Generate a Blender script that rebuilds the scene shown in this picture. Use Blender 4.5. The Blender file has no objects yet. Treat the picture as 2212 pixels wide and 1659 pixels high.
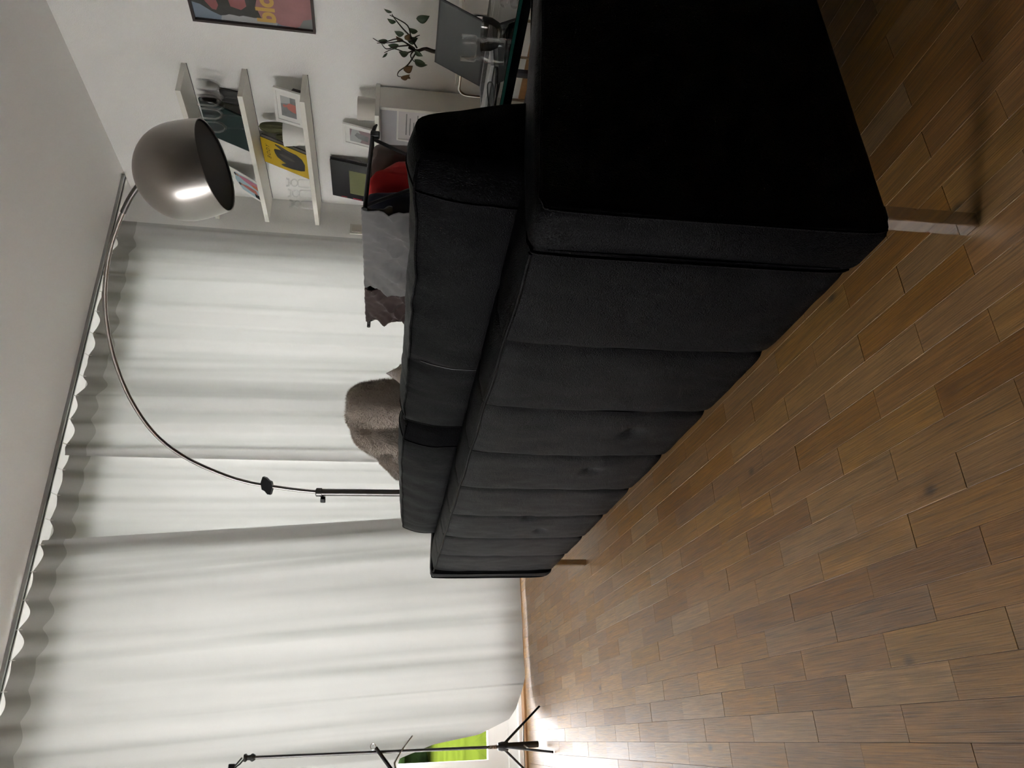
import bpy, bmesh, math, random
from mathutils import Vector, Matrix, noise
random.seed(7)
S = bpy.context.scene
COL = S.collection
R = math.radians
PI = math.pi

# ------------------------------------------------------------------ camera
YAW, PITCH, ROLL = R(25.94), R(9.18), R(-1.92)
def cam_dir(v):
    x, y, z = v
    c, s = math.cos(ROLL), math.sin(ROLL); x, z = c*x + s*z, -s*x + c*z
    c, s = math.cos(PITCH), math.sin(PITCH); y, z = c*y + s*z, -s*y + c*z
    c, s = math.cos(YAW), math.sin(YAW); x, y = c*x + s*y, -s*x + c*y
    return Vector((x, y, z))
c_right, c_fwd, c_up = cam_dir((1, 0, 0)), cam_dir((0, 1, 0)), cam_dir((0, 0, 1))
cam = bpy.data.objects.new('camera', bpy.data.cameras.new('camera'))
COL.objects.link(cam)
m = Matrix((-c_up, c_right, -c_fwd)).transposed().to_4x4()   # the picture was taken with the phone turned a quarter turn
m.translation = Vector((0, 0, 0.75))
cam.matrix_world = m
cam.data.sensor_fit = 'HORIZONTAL'; cam.data.sensor_width = 36
cam.data.lens = 36*1584/2212
cam.data.clip_start = 0.02
S.camera = cam

# ------------------------------------------------------------------ world: even overcast sky
w = bpy.data.worlds.new('overcast'); S.world = w; w.use_nodes = True
nt = w.node_tree; bg = nt.nodes['Background']
bg.inputs['Color'].default_value = (1.0, 0.98, 1.0, 1); bg.inputs['Strength'].default_value = 4.0
S.view_settings.view_transform = 'Standard'; S.view_settings.look = 'None'
S.view_settings.gamma = 1; S.view_settings.use_curve_mapping = False
S.view_settings.exposure = 2.78

# ------------------------------------------------------------------ helpers
def tag(o, label=None, cat=None, group=None, kind=None):
    if label: o['label'] = label
    if cat: o['category'] = cat
    if group: o['group'] = group
    if kind: o['kind'] = kind
    return o
def thing(name, loc, label, cat, group=None):
    o = bpy.data.objects.new(name, None); COL.objects.link(o); o.location = loc
    o.empty_display_size = 0.05
    return tag(o, label, cat, group)
def wloc(o):
    v = Vector((0, 0, 0))
    while o: v += o.location; o = o.parent
    return v
def obj(name, bm, mat, parent=None, origin=None, smooth=False, label=None, recalc=True):
    """bm in world coordinates -> one mesh object whose origin is `origin` (default: parent's place)"""
    if recalc: bmesh.ops.recalc_face_normals(bm, faces=bm.faces)
    base = wloc(parent) if parent else Vector((0, 0, 0))
    org = Vector(origin) if origin is not None else base
    bmesh.ops.translate(bm, verts=bm.verts, vec=-org)
    me = bpy.data.meshes.new(name); bm.to_mesh(me); bm.free()
    if smooth:
        for p in me.polygons: p.use_smooth = True
        try: me.set_sharp_from_angle(angle=R(smooth if smooth is not True else 40))
        except Exception: pass
    o = bpy.data.objects.new(name, me); COL.objects.link(o)
    for mm in (mat if isinstance(mat, (list, tuple)) else [mat]): me.materials.append(mm)
    o.location = org - base
    if parent: o.parent = parent
    if label: o['label'] = label
    return o
def copy_tree(o, parent=None):
    c = o.copy(); COL.objects.link(c); c.parent = parent
    for ch in o.children: copy_tree(ch, c)
    return c
def box(bm, lo, hi, bevel=0, seg=2, mi=0):
    r = bmesh.ops.create_cube(bm, size=1)
    vs = r['verts']
    lo, hi = Vector(lo), Vector(hi)
    for v in vs: v.co = Vector((lo[i] + (v.co[i] + .5)*(hi[i] - lo[i]) for i in range(3)))
    fs = {f for v in vs for f in v.link_faces}
    for f in fs: f.material_index = mi
    if bevel:
        es = {e for v in vs for e in v.link_edges}
        bmesh.ops.bevel(bm, geom=list(es), offset=bevel, segments=seg, affect='EDGES', profile=.5)
    return bm
def B(lo, hi, bevel=0, seg=2): return box(bmesh.new(), lo, hi, bevel, seg)
def loft(bm, secs, cap=True, closed=True, mi=0):
    rows = [[bm.verts.new(p) for p in s] for s in secs]
    n = len(rows[0])
    for a, b in zip(rows, rows[1:]):
        for i in range(n if closed else n - 1):
            f = bm.faces.new((a[i], a[(i+1) % n], b[(i+1) % n], b[i])); f.material_index = mi
    if cap and closed:
        for r_ in (rows[0], rows[-1]):
            f = bm.faces.new(r_); f.material_index = mi
    return bm
def tube(bm, pts, rad, n=10, closed=False, flat=1.0):
    pts = [Vector(p) for p in pts]
    rads = rad if isinstance(rad, (list, tuple)) else [rad]*len(pts)
    up = None; secs = []
    for i, p in enumerate(pts):
        if closed: t = pts[(i+1) % len(pts)] - pts[i-1]
        else: t = pts[min(i+1, len(pts)-1)] - pts[max(i-1, 0)]
        t.normalize()
        if up is None:
            up = Vector((0, 0, 1)) if abs(t.z) < .9 else Vector((1, 0, 0))
        side = t.cross(up).normalized(); up = side.cross(t).normalized()
        secs.append([p + (side*math.cos(2*PI*k/n) + up*flat*math.sin(2*PI*k/n))*rads[i] for k in range(n)])
    if closed: secs.append(secs[0]); return loft(bm, secs, cap=False)
    return loft(bm, secs)
def T(pts, rad, n=10, closed=False, flat=1.0): return tube(bmesh.new(), pts, rad, n, closed, flat)
def lathe(bm, prof, c, n=24, axis='Z'):
    """prof: list of (radius, height) from bottom to top; open profile is closed at radius 0"""
    c = Vector(c); secs = []
    for r_, h in prof:
        r_ = max(r_, 1e-5)
        ring = []
        for k in range(n):
            a = 2*PI*k/n
            ring.append(c + Vector((r_*math.cos(a), r_*math.sin(a), h)))
        secs.append(ring)
    return loft(bm, secs)
def LA(prof, c, n=24): return lathe(bmesh.new(), prof, c, n)
def spline(pts, n=8):
    P = [Vector(p) for p in pts]; out = []
    for i in range(len(P) - 1):
        p0, p1, p2, p3 = P[max(i-1, 0)], P[i], P[i+1], P[min(i+2, len(P)-1)]
        for k in range(n):
            t = k/n
            out.append(.5*((2*p1) + (p2-p0)*t + (2*p0-5*p1+4*p2-p3)*t*t + (3*p1-p0-3*p2+p3)*t**3))
    out.append(P[-1]); return out
def rrect(w, h, r, n=5):
    """rounded rectangle outline centred at 0, in 2d"""
    out = []
    for cx, cy, a0 in ((w/2-r, h/2-r, 0), (-w/2+r, h/2-r, 90), (-w/2+r, -h/2+r, 180), (w/2-r, -h/2+r, 270)):
        for k in range(n + 1):
            a = R(a0 + 90*k/n); out.append((cx + r*math.cos(a), cy + r*math.sin(a)))
    return out
def ns(*a): return noise.noise(Vector(a))
class Panel:
    """a flat frame of reference: origin, right, up (world vectors); for prints and boards"""
    def __init__(s, o, r, u):
        s.o, s.r, s.u = Vector(o), Vector(r).normalized(), Vector(u).normalized(); s.n = s.r.cross(s.u).normalized()
    def p(s, x, y, d=0): return s.o + s.r*x + s.u*y + s.n*d
    def slab(s, bm, x0, y0, x1, y1, d0, d1, mi=0):
        v = [bm.verts.new(s.p(x, y, d)) for d in (d0, d1) for x, y in ((x0, y0), (x1, y0), (x1, y1), (x0, y1))]
        for q in ((0, 3, 2, 1), (4, 5, 6, 7), (0, 1, 5, 4), (1, 2, 6, 5), (2, 3, 7, 6), (3, 0, 4, 7)):
            bm.faces.new([v[i] for i in q]).material_index = mi
        return bm
    def poly(s, bm, pts, d, mi=0):
        f = bm.faces.new([bm.verts.new(s.p(x, y, d)) for x, y in pts]); f.material_index = mi
        f.normal_update()
        if f.normal.dot(s.n) < 0: f.normal_flip()
        return bm
    def ell(s, bm, cx, cy, rx, ry, d, mi=0, n=20, rot=0):
        c, q = math.cos(rot), math.sin(rot)
        return s.poly(bm, [(cx + c*rx*math.cos(2*PI*k/n) - q*ry*math.sin(2*PI*k/n), cy + q*rx*math.cos(2*PI*k/n) + c*ry*math.sin(2*PI*k/n)) for k in range(n)], d, mi)
    def text(s, body, x, y, size, d, mat, parent, name='lettering', shear=0, spacing=1.0, bold=0):
        cu = bpy.data.curves.new(name, 'FONT'); cu.body = body; cu.size = size; cu.shear = shear; cu.space_character = spacing
        cu.offset = bold; cu.resolution_u = 4
        tmp = bpy.data.objects.new('tmp', cu); COL.objects.link(tmp)
        dg = bpy.context.evaluated_depsgraph_get()
        me = bpy.data.meshes.new_from_object(tmp.evaluated_get(dg))
        bpy.data.objects.remove(tmp)
        base = wloc(parent)
        for v in me.vertices: v.co = s.p(x + v.co.x, y + v.co.y, d) - base
        me.name = name; me.materials.clear(); me.materials.append(mat)
        o = bpy.data.objects.new(name, me); COL.objects.link(o); o.parent = parent
        return o

# ------------------------------------------------------------------ materials
MATS = {}
def nodes(name):
    mt = bpy.data.materials.new(name); mt.use_nodes = True
    t = mt.node_tree; b = t.nodes['Principled BSDF']; MATS[name] = mt
    return mt, t, b
def mk(name, col, rough=.5, metal=0, bump=None, var=None, spec=None, coord='Object', sheen=0, coat=0):
    """bump=(scale, strength, distance); var=(scale, amount) brightness variation of the thing's own colour"""
    mt, t, b = nodes(name); N, L = t.nodes, t.links
    b.inputs['Base Color'].default_value = (*col, 1); b.inputs['Roughness'].default_value = rough
    b.inputs['Metallic'].default_value = metal
    if spec is not None: b.inputs['Specular IOR Level'].default_value = spec
    if sheen: b.inputs['Sheen Weight'].default_value = sheen; b.inputs['Sheen Roughness'].default_value = .4
    if coat: b.inputs['Coat Weight'].default_value = coat; b.inputs['Coat Roughness'].default_value = .1
    tc = N.new('ShaderNodeTexCoord')
    if var:
        n = N.new('ShaderNodeTexNoise'); n.inputs['Scale'].default_value = var[0]; n.inputs['Detail'].default_value = 4
        L.new(tc.outputs[coord], n.inputs['Vector'])
        mp = N.new('ShaderNodeMapRange'); mp.inputs[1].default_value = .25; mp.inputs[2].default_value = .75
        mp.inputs[3].default_value = 1 - var[1]; mp.inputs[4].default_value = 1 + var[1]
        L.new(n.outputs['Fac'], mp.inputs[0])
        hs = N.new('ShaderNodeHueSaturation'); hs.inputs['Color'].default_value = (*col, 1)
        L.new(mp.outputs[0], hs.inputs['Value']); L.new(hs.outputs[0], b.inputs['Base Color'])
    if bump:
        n = N.new('ShaderNodeTexNoise'); n.inputs['Scale'].default_value = bump[0]; n.inputs['Detail'].default_value = 3
        L.new(tc.outputs[coord], n.inputs['Vector'])
        bp = N.new('ShaderNodeBump'); bp.inputs['Strength'].default_value = bump[1]; bp.inputs['Distance'].default_value = bump[2]
        L.new(n.outputs['Fac'], bp.inputs['Height']); L.new(bp.outputs[0], b.inputs['Normal'])
    return mt
M_wall = mk('wall_paint', (.87, .86, .835), .85, bump=(170, .35, .004))
M_wall_dark = mk('bounce_dimmed_wall', (.60, .585, .56), .85, bump=(170, .3, .004))  # unseen left wall, tone lowered to limit bounce light
M_wall_rear = mk('bounce_cutting_wall', (.12, .125, .135), .85, bump=(170, .3, .004))  # unseen rear wall, made dark to keep bounce light off the near floor
M_ceil = mk('ceiling_paint', (.87, .86, .84), .9, bump=(140, .12, .003))
M_white = mk('white_lacquer', (.78, .76, .70), .35, var=(6, .03))
M_whitewood = mk('white_shelf_laminate', (.80, .78, .71), .42)
M_frame_white = mk('white_frame_paint', (.82, .81, .78), .4)
M_chrome = mk('chrome', (.60, .58, .56), .08, 1)
M_steel = mk('brushed_steel', (.36, .34, .315), .3, 1, bump=(400, .05, .001))
M_steel_dark = mk('dark_steel', (.16, .155, .15), .35, 1)
M_shade_in = mk('shade_inside_grey', (.10, .10, .098), .7)
M_black = mk('black_plastic', (.012, .013, .014), .4)
M_blackmetal = mk('black_metal_tube', (.02, .02, .021), .35, .3)
M_alu = mk('aluminium_rail', (.42, .42, .41), .4, .8)
M_sub = mk('joint_dark', (.035, .022, .013), .9)
M_oak_trim = mk('oak_skirting', (.36, .19, .08), .45, var=(20, .2))
M_fabric_grey = mk('grey_cotton', (.155, .153, .150), .85, bump=(500, .2, .001), sheen=.2)
M_fabric_brown = mk('dark_brown_cotton', (.045, .028, .026), .85, bump=(400, .2, .001), sheen=.2)
M_fabric_red = mk('red_cotton', (.55, .018, .02), .8, bump=(500, .2, .001), sheen=.2)
M_fabric_navy = mk('navy_cotton', (.035, .04, .062), .8, bump=(500, .2, .001), sheen=.3)
M_fabric_taupe = mk('taupe_cotton', (.16, .12, .11), .85, bump=(500, .2, .001), sheen=.2)
M_plush = mk('taupe_plush', (.34, .285, .24), .95, bump=(180, .6, .004), var=(12, .25), sheen=.5)
M_green_board = mk('dark_green_cloth_board', (.010, .028, .026), .7)
M_greybook = mk('dark_grey_card', (.05, .048, .045), .7)
M_paper = mk('page_paper', (.55, .53, .50), .8)
M_white_paper = mk('white_paper', (.80, .79, .76), .7)
M_yellow = mk('yellow_cover', (.62, .42, .02), .4)
M_ink = mk('black_ink', (.012, .012, .013), .45)
M_ink_soft = mk('dark_grey_ink', (.03, .03, .033), .4)
M_ink_light = mk('grey_ink', (.11, .10, .10), .4)
M_coral = mk('coral_print', (.50, .17, .14), .6)
M_pink = mk('pink_print', (.55, .20, .28), .6)
M_blue = mk('pale_blue_print', (.38, .52, .58), .6)
M_orange = mk('orange_print', (.60, .19, .09), .6)
M_skin = mk('skin_print', (.42, .25, .18), .6)
M_greyprint = mk('grey_print', (.22, .23, .23), .6, var=(25, .3))
M_mauve = mk('mauve_print', (.30, .22, .23), .6)
M_cactus = mk('cactus_green', (.085, .085, .035), .8, bump=(90, .5, .004))
M_soil = mk('soil', (.03, .02, .014), .95)
M_pot = mk('white_ceramic', (.74, .73, .69), .45)
M_pot2 = mk('cream_ceramic', (.62, .58, .52), .6)
M_bark = mk('bark', (.035, .024, .016), .9, bump=(120, .5, .003))
M_leaf = mk('leaf_green', (.030, .055, .016), .45)
M_leaf_dry = mk('dry_leaf_brown', (.16, .09, .035), .8)
M_olive = mk('olive_print', (.16, .17, .07), .6)
M_gloss_black = mk('gloss_black_print', (.008, .008, .010), .25)
M_redink = mk('red_ink', (.5, .03, .05), .5)
M_silver = mk('silver_anodised', (.50, .50, .50), .38, .85)
M_screen = mk('laptop_screen_glass', (.10, .108, .105), .22)
M_grass = mk('lawn_green', (.022, .030, .0035), .9, spec=0, var=(3, .25), coord='Object')
M_hedge = mk('hedge_green', (.012, .022, .007), .9, spec=0, var=(9, .5))
M_stone = mk('bounce_terrace_stone', (.60, .58, .555), .85, var=(5, .1))
M_plaster = mk('outside_plaster', (.70, .69, .66), .9)
M_switch = mk('switch_plastic', (.70, .68, .62), .4)
M_poster_blue = mk('poster_grey_blue', (.22, .27, .33), .4)
M_poster_grey = mk('poster_light_grey', (.42, .43, .43), .4)
M_poster_dark = mk('poster_dark', (.045, .045, .04), .4, var=(14, .4))
M_poster_red = mk('poster_dull_red', (.30, .10, .10), .4)
M_poster_rose = mk('poster_rose', (.36, .17, .17), .4, var=(7, .15))
M_poster_teal = mk('poster_grey_green', (.21, .22, .21), .4)
M_mustard = mk('mustard_ink', (.60, .38, .10), .5)
M_frame_dark = mk('dark_wood_frame', (.045, .03, .027), .45)
M_wire = mk('pale_wire', (.62, .62, .58), .3, .3)

def leather():
    mt, t, b = nodes('black_leather'); N, L = t.nodes, t.links
    tc = N.new('ShaderNodeTexCoord')
    b.inputs['Base Color'].default_value = (.0030, .0030, .0036, 1)
    b.inputs['Specular IOR Level'].default_value = .02
    v = N.new('ShaderNodeTexVoronoi'); v.feature = 'DISTANCE_TO_EDGE'; v.inputs['Scale'].default_value = 330
    nz = N.new('ShaderNodeTexNoise'); nz.inputs['Scale'].default_value = 60; nz.inputs['Detail'].default_value = 3
    add = N.new('ShaderNodeVectorMath'); add.operation = 'MULTIPLY_ADD'
    L.new(tc.outputs['Object'], nz.inputs['Vector'])
    add.inputs[1].default_value = (.012, .012, .012); L.new(nz.outputs['Color'], add.inputs[0]); L.new(tc.outputs['Object'], add.inputs[2])
    L.new(add.outputs[0], v.inputs['Vector'])
    mr = N.new('ShaderNodeMapRange'); mr.inputs[2].default_value = .22; L.new(v.outputs['Distance'], mr.inputs[0])
    big = N.new('ShaderNodeTexNoise'); big.inputs['Scale'].default_value = 14; big.inputs['Detail'].default_value = 3
    L.new(tc.outputs['Object'], big.inputs['Vector'])
    b1 = N.new('ShaderNodeBump'); b1.inputs['Strength'].default_value = .42; b1.inputs['Distance'].default_value = .0012
    L.new(mr.outputs[0], b1.inputs['Height'])
    b2 = N.new('ShaderNodeBump'); b2.inputs['Strength'].default_value = .25; b2.inputs['Distance'].default_value = .012
    L.new(big.outputs['Fac'], b2.inputs['Height']); L.new(b1.outputs[0], b2.inputs['Normal']); L.new(b2.outputs[0], b.inputs['Normal'])
    rr = N.new('ShaderNodeMapRange'); rr.inputs[3].default_value = .30; rr.inputs[4].default_value = .42
    L.new(big.outputs['Fac'], rr.inputs[0]); L.new(rr.outputs[0], b.inputs['Roughness'])
    return mt
M_leather = leather()

def thin_glass(name, tint=(1, 1, 1), ior=1.5, rough=.02, boost=1.0):
    mt = bpy.data.materials.new(name); mt.use_nodes = True; t = mt.node_tree; N, L = t.nodes, t.links
    N.clear(); out = N.new('ShaderNodeOutputMaterial')
    tr = N.new('ShaderNodeBsdfTransparent'); tr.inputs[0].default_value = (*tint, 1)
    gl = N.new('ShaderNodeBsdfGlossy'); gl.inputs['Roughness'].default_value = rough
    fr = N.new('ShaderNodeFresnel'); fr.inputs[0].default_value = ior
    mu = N.new('ShaderNodeMath'); mu.operation = 'MULTIPLY'; mu.inputs[1].default_value = boost; mu.use_clamp = True
    mx = N.new('ShaderNodeMixShader')
    L.new(fr.outputs[0], mu.inputs[0]); L.new(mu.outputs[0], mx.inputs[0]); L.new(tr.outputs[0], mx.inputs[1]); L.new(gl.outputs[0], mx.inputs[2])
    L.new(mx.outputs[0], out.inputs[0]); return mt
M_pane = thin_glass('window_glass', (.97, .975, .97))
M_glassware = thin_glass('clear_glassware', (.99, .99, .99), 1.45, .06, .38)
M_tabletop_glass = thin_glass('table_glass', (.86, .93, .90), 1.5, .01)
M_glass_edge = mk('green_glass_edge', (.012, .06, .05), .12)

def curtain_mat(name, trans, diff, mix):
    mt = bpy.data.materials.new(name); mt.use_nodes = True; t = mt.node_tree; N, L = t.nodes, t.links
    N.clear(); out = N.new('ShaderNodeOutputMaterial')
    tl = N.new('ShaderNodeBsdfTranslucent'); tl.inputs[0].default_value = (*trans, 1)
    df = N.new('ShaderNodeBsdfDiffuse'); df.inputs[0].default_value = (*diff, 1)
    mx = N.new('ShaderNodeMixShader'); mx.inputs[0].default_value = mix
    tc = N.new('ShaderNodeTexCoord'); mp = N.new('ShaderNodeMapping'); mp.inputs['Scale'].default_value = (160, 160, 420)
    nz = N.new('ShaderNodeTexNoise'); nz.inputs['Scale'].default_value = 1; nz.inputs['Detail'].default_value = 2
    L.new(tc.outputs['Object'], mp.inputs[0]); L.new(mp.outputs[0], nz.inputs['Vector'])
    mr = N.new('ShaderNodeMapRange'); mr.inputs[3].default_value = .92; mr.inputs[4].default_value = 1.06
    L.new(nz.outputs['Fac'], mr.inputs[0])
    hs = N.new('ShaderNodeHueSaturation'); hs.inputs['Color'].default_value = (*trans, 1)
    L.new(mr.outputs[0], hs.inputs['Value']); L.new(hs.outputs[0], tl.inputs[0])
    L.new(tl.outputs[0], mx.inputs[1]); L.new(df.outputs[0], mx.inputs[2]); L.new(mx.outputs[0], out.inputs[0])
    return mt
M_curtain = curtain_mat('white_sheer_linen', (.196, .198, .186), (.80, .795, .775), .55)
M_tape = curtain_mat('curtain_heading_tape', (.165, .160, .143), (.50, .49, .46), .6)

ROW0, ROWW, STL, ST_A, ST_B = -.032, .0503, .2474, 1.4405, 1.3168   # parquet: row edge, row width, stave length, joints of odd and even rows
def parquet():
    mt, t, b = nodes('oak_parquet'); N, L = t.nodes, t.links
    geo = N.new('ShaderNodeNewGeometry'); sep = N.new('ShaderNodeSeparateXYZ'); L.new(geo.outputs['Position'], sep.inputs[0])
    def M(op, a, b_=None, c=None):
        n = N.new('ShaderNodeMath'); n.operation = op
        for i, x in enumerate((a, b_, c)):
            if x is None: continue
            if isinstance(x, (int, float)): n.inputs[i].default_value = x
            else: L.new(x, n.inputs[i])
        return n.outputs[0]
    row = M('FLOOR', M('DIVIDE', M('SUBTRACT', sep.outputs[0], ROW0), ROWW))
    odd = M('FLOORED_MODULO', row, 2)
    off = M('MULTIPLY_ADD', odd, ST_A - ST_B, ST_B)
    colm = M('FLOOR', M('DIVIDE', M('SUBTRACT', sep.outputs[1], off), STL))
    cid = N.new('ShaderNodeCombineXYZ'); L.new(row, cid.inputs[0]); L.new(colm, cid.inputs[1])
    wn = N.new('ShaderNodeTexWhiteNoise'); wn.noise_dimensions = '3D'; L.new(cid.outputs[0], wn.inputs['Vector'])
    sc = N.new('ShaderNodeSeparateColor'); L.new(wn.outputs['Color'], sc.inputs[0])
    # offset the grain for each stave
    offv = N.new('ShaderNodeVectorMath'); offv.operation = 'MULTIPLY_ADD'; offv.inputs[1].default_value = (7, 9, 5)
    L.new(wn.outputs['Color'], offv.inputs[0]); L.new(geo.outputs['Position'], offv.inputs[2])
    mp = N.new('ShaderNodeMapping'); mp.inputs['Scale'].default_value = (95, 7, 40); L.new(offv.outputs[0], mp.inputs[0])
    g1 = N.new('ShaderNodeTexNoise'); g1.inputs['Scale'].default_value = 1; g1.inputs['Detail'].default_value = 6; g1.inputs['Distortion'].default_value = .9
    L.new(mp.outputs[0], g1.inputs['Vector'])
    mp2 = N.new('ShaderNodeMapping'); mp2.inputs['Scale'].default_value = (520, 11, 60); L.new(offv.outputs[0], mp2.inputs[0])
    g2 = N.new('ShaderNodeTexNoise'); g2.inputs['Scale'].default_value = 1; g2.inputs['Detail'].default_value = 4; g2.inputs['Distortion'].default_value = .4
    L.new(mp2.outputs[0], g2.inputs['Vector'])
    kn = N.new('ShaderNodeTexVoronoi'); kn.inputs['Scale'].default_value = 1
    mp3 = N.new('ShaderNodeMapping'); mp3.inputs['Scale'].default_value = (11, 6.5, 6.5); L.new(offv.outputs[0], mp3.inputs[0]); L.new(mp3.outputs[0], kn.inputs['Vector'])
    ramp = N.new('ShaderNodeValToRGB'); e = ramp.color_ramp.elements
    e[0].position = 0; e[0].color = (.190, .096, .036, 1); e[1].position = 1; e[1].color = (.310, .180, .076, 1)
    for p, c_ in ((.25, (.235, .123, .047, 1)), (.55, (.260, .141, .055, 1)), (.8, (.270, .157, .065, 1))):
        q = e.new(p); q.color = c_
    L.new(sc.outputs[0], ramp.inputs[0])
    gv = M('ADD', M('MULTIPLY_ADD', g1.outputs['Fac'], 1.3, .32), M('MULTIPLY_ADD', g2.outputs['Fac'], 1.7, -.82))
    knot = N.new('ShaderNodeMapRange'); knot.inputs[1].default_value = .03; knot.inputs[2].default_value = .12
    knot.inputs[3].default_value = .22; knot.inputs[4].default_value = 1; L.new(kn.outputs['Distance'], knot.inputs[0])
    has = M('GREATER_THAN', sc.outputs[2], .72)
    kf = M('ADD', M('MULTIPLY', M('SUBTRACT', knot.outputs[0], 1), has), 1)
    hs = N.new('ShaderNodeHueSaturation'); L.new(ramp.outputs[0], hs.inputs['Color'])
    L.new(M('MULTIPLY', gv, kf), hs.inputs['Value'])
    L.new(M('MULTIPLY_ADD', sc.outputs[1], .2, 1.02), hs.inputs['Saturation'])
    L.new(hs.outputs[0], b.inputs['Base Color'])
    ro = M('MULTIPLY_ADD', g1.outputs['Fac'], .2, M('MULTIPLY_ADD', sc.outputs[1], .08, .36))
    L.new(ro, b.inputs['Roughness'])
    b.inputs['Specular IOR Level'].default_value = .8
    b.inputs['Coat Weight'].default_value = .35; b.inputs['Coat Roughness'].default_value = .45
    bp = N.new('ShaderNodeBump'); bp.inputs['Strength'].default_value = .22; bp.inputs['Distance'].default_value = .0012
    L.new(gv, bp.inputs['Height']); L.new(bp.outputs[0], b.inputs['Normal'])
    return mt
M_parquet = parquet()

# ------------------------------------------------------------------ the room
WX, WY, CZ = 3.44, 4.247, 2.545      # shelf wall, window wall, ceiling
XL, YR = -2.4, -1.9                  # walls out of view
def struct(name, bm, mat, parent=None):
    o = obj(name, bm, mat, parent); 
    if not parent: o['kind'] = 'structure'
    return o
floor = struct('floor', B((XL, YR, -.12), (WX, WY, -.0045)), M_sub)
struct('ceiling', B((XL - .2, YR - .2, CZ), (WX + .2, WY + .3, CZ + .15)), M_ceil)
struct('wall_right', B((WX, YR - .2, -.12), (WX + .2, WY + .3, CZ)), M_wall)
LY_0, LY_1, LZ_0, LZ_1 = 2.00, 2.80, .55, 2.25      # unseen window added in the left wall to brighten the shelf wall
bm = bmesh.new()
box(bm, (XL - .2, YR - .2, -.12), (XL, LY_0, CZ)); box(bm, (XL - .2, LY_1, -.12), (XL, WY + .3, CZ))
box(bm, (XL - .2, LY_0, LZ_1), (XL, LY_1, CZ)); box(bm, (XL - .2, LY_0, -.12), (XL, LY_1, LZ_0))
struct('wall_left', bm, M_wall_dark)
struct('wall_rear', B((XL, YR - .2, -.12), (WX, YR, CZ)), M_wall_rear)
OX0, OX1, OZ0, OZ1 = -2.25, 2.93, .03, 2.44
bm = bmesh.new()
box(bm, (OX1, WY, -.12), (WX, WY + .26, CZ)); box(bm, (XL, WY, -.12), (OX0, WY + .26, CZ))
box(bm, (OX0, WY, OZ1), (OX1, WY + .26, CZ)); box(bm, (OX0, WY, -.12), (OX1, WY + .26, OZ0))
struct('wall_back', bm, M_wall)
# skirtings
for nm, lo, hi in (('baseboard_right', (WX - .014, YR, 0), (WX, WY, .07)), ('baseboard_left', (XL, YR, 0), (XL + .014, WY, .07)),
                   ('baseboard_rear', (XL + .014, YR, 0), (WX - .014, YR + .014, .07)), ('baseboard_back', (OX1, WY - .014, 0), (WX - .014, WY, .07))):
    struct(nm, B(lo, hi, .004), M_oak_trim)
struct('trim_1', B((OX0, WY - .075, -.004), (OX1, WY + .02, .012), .003), M_oak_trim)

# window: four glazed leaves in a white frame
win = bpy.data.objects.new('window_1', None); COL.objects.link(win); win.location = ((OX0 + OX1)/2, WY + .1, 0); win['kind'] = 'structure'
bm = bmesh.new(); y0, y1 = WY + .06, WY + .13
box(bm, (OX0, y0, OZ0), (OX0 + .06, y1, OZ1)); box(bm, (OX1 - .06, y0, OZ0), (OX1, y1, OZ1))
box(bm, (OX0 + .06, y0, OZ1 - .06), (OX1 - .06, y1, OZ1)); box(bm, (OX0 + .06, y0, OZ0), (OX1 - .06, y1, OZ0 + .05))
obj('outer_frame', bm, M_frame_white, win)
nl = 5; lw = (OX1 - OX0 - .12)/nl
for i in range(nl):
    a, b_ = OX0 + .06 + i*lw, OX0 + .06 + (i+1)*lw
    bm = bmesh.new(); z0, z1 = OZ0 + .05, OZ1 - .06; t = .055
    box(bm, (a, y0 + .01, z0), (a + t, y1 - .01, z1)); box(bm, (b_ - t, y0 + .01, z0), (b_, y1 - .01, z1))
    box(bm, (a + t, y0 + .01, z0), (b_ - t, y1 - .01, z0 + .11)); box(bm, (a + t, y0 + .01, z1 - t), (b_ - t, y1 - .01, z1))
    lf = obj('window_leaf', bm, M_frame_white, win, origin=((a+b_)/2, WY + .095, z0))
    obj('pane', B((a + t - .005, WY + .09, z0 + .105), (b_ - t + .005, WY + .098, z1 - t + .005)), M_pane, lf)

fill_win = bpy.data.objects.new('fill_window', None); COL.objects.link(fill_win); fill_win.location = (XL - .1, (LY_0 + LY_1)/2, 0); fill_win['kind'] = 'structure'
bm = bmesh.new(); x0, x1 = XL - .15, XL - .08
box(bm, (x0, LY_0, LZ_0), (x1, LY_0 + .06, LZ_1)); box(bm, (x0, LY_1 - .06, LZ_0), (x1, LY_1, LZ_1))
box(bm, (x0, LY_0 + .06, LZ_1 - .06), (x1, LY_1 - .06, LZ_1)); box(bm, (x0, LY_0 + .06, LZ_0), (x1, LY_1 - .06, LZ_0 + .06))
obj('outer_frame', bm, M_frame_white, fill_win)
obj('pane', B((XL - .118, LY_0 + .055, LZ_0 + .055), (XL - .110, LY_1 - .055, LZ_1 - .055)), M_pane, fill_win)
# outside: terrace, lawn, added shading slab overhead
bm = bmesh.new(); box(bm, (XL - .2, WY + .3, -.16), (8, WY + .62, -.02)); box(bm, (-6.5, -3, -.16), (XL - .2, WY + .62, -.02)); struct('bounce_terrace', bm, M_stone)  # pale left part is unseen, added to reflect daylight up to the ceiling
bm = bmesh.new(); box(bm, (-14, WY + .62, -.30), (16, 26, -.05)); struct('garden_lawn', bm, M_grass)
struct('shading_slab', B((XL - .2, WY + .26, CZ + .12), (6, WY + 1.3, CZ + .30)), M_plaster)  # unseen overhang, added to darken the upper part of the curtains

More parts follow.
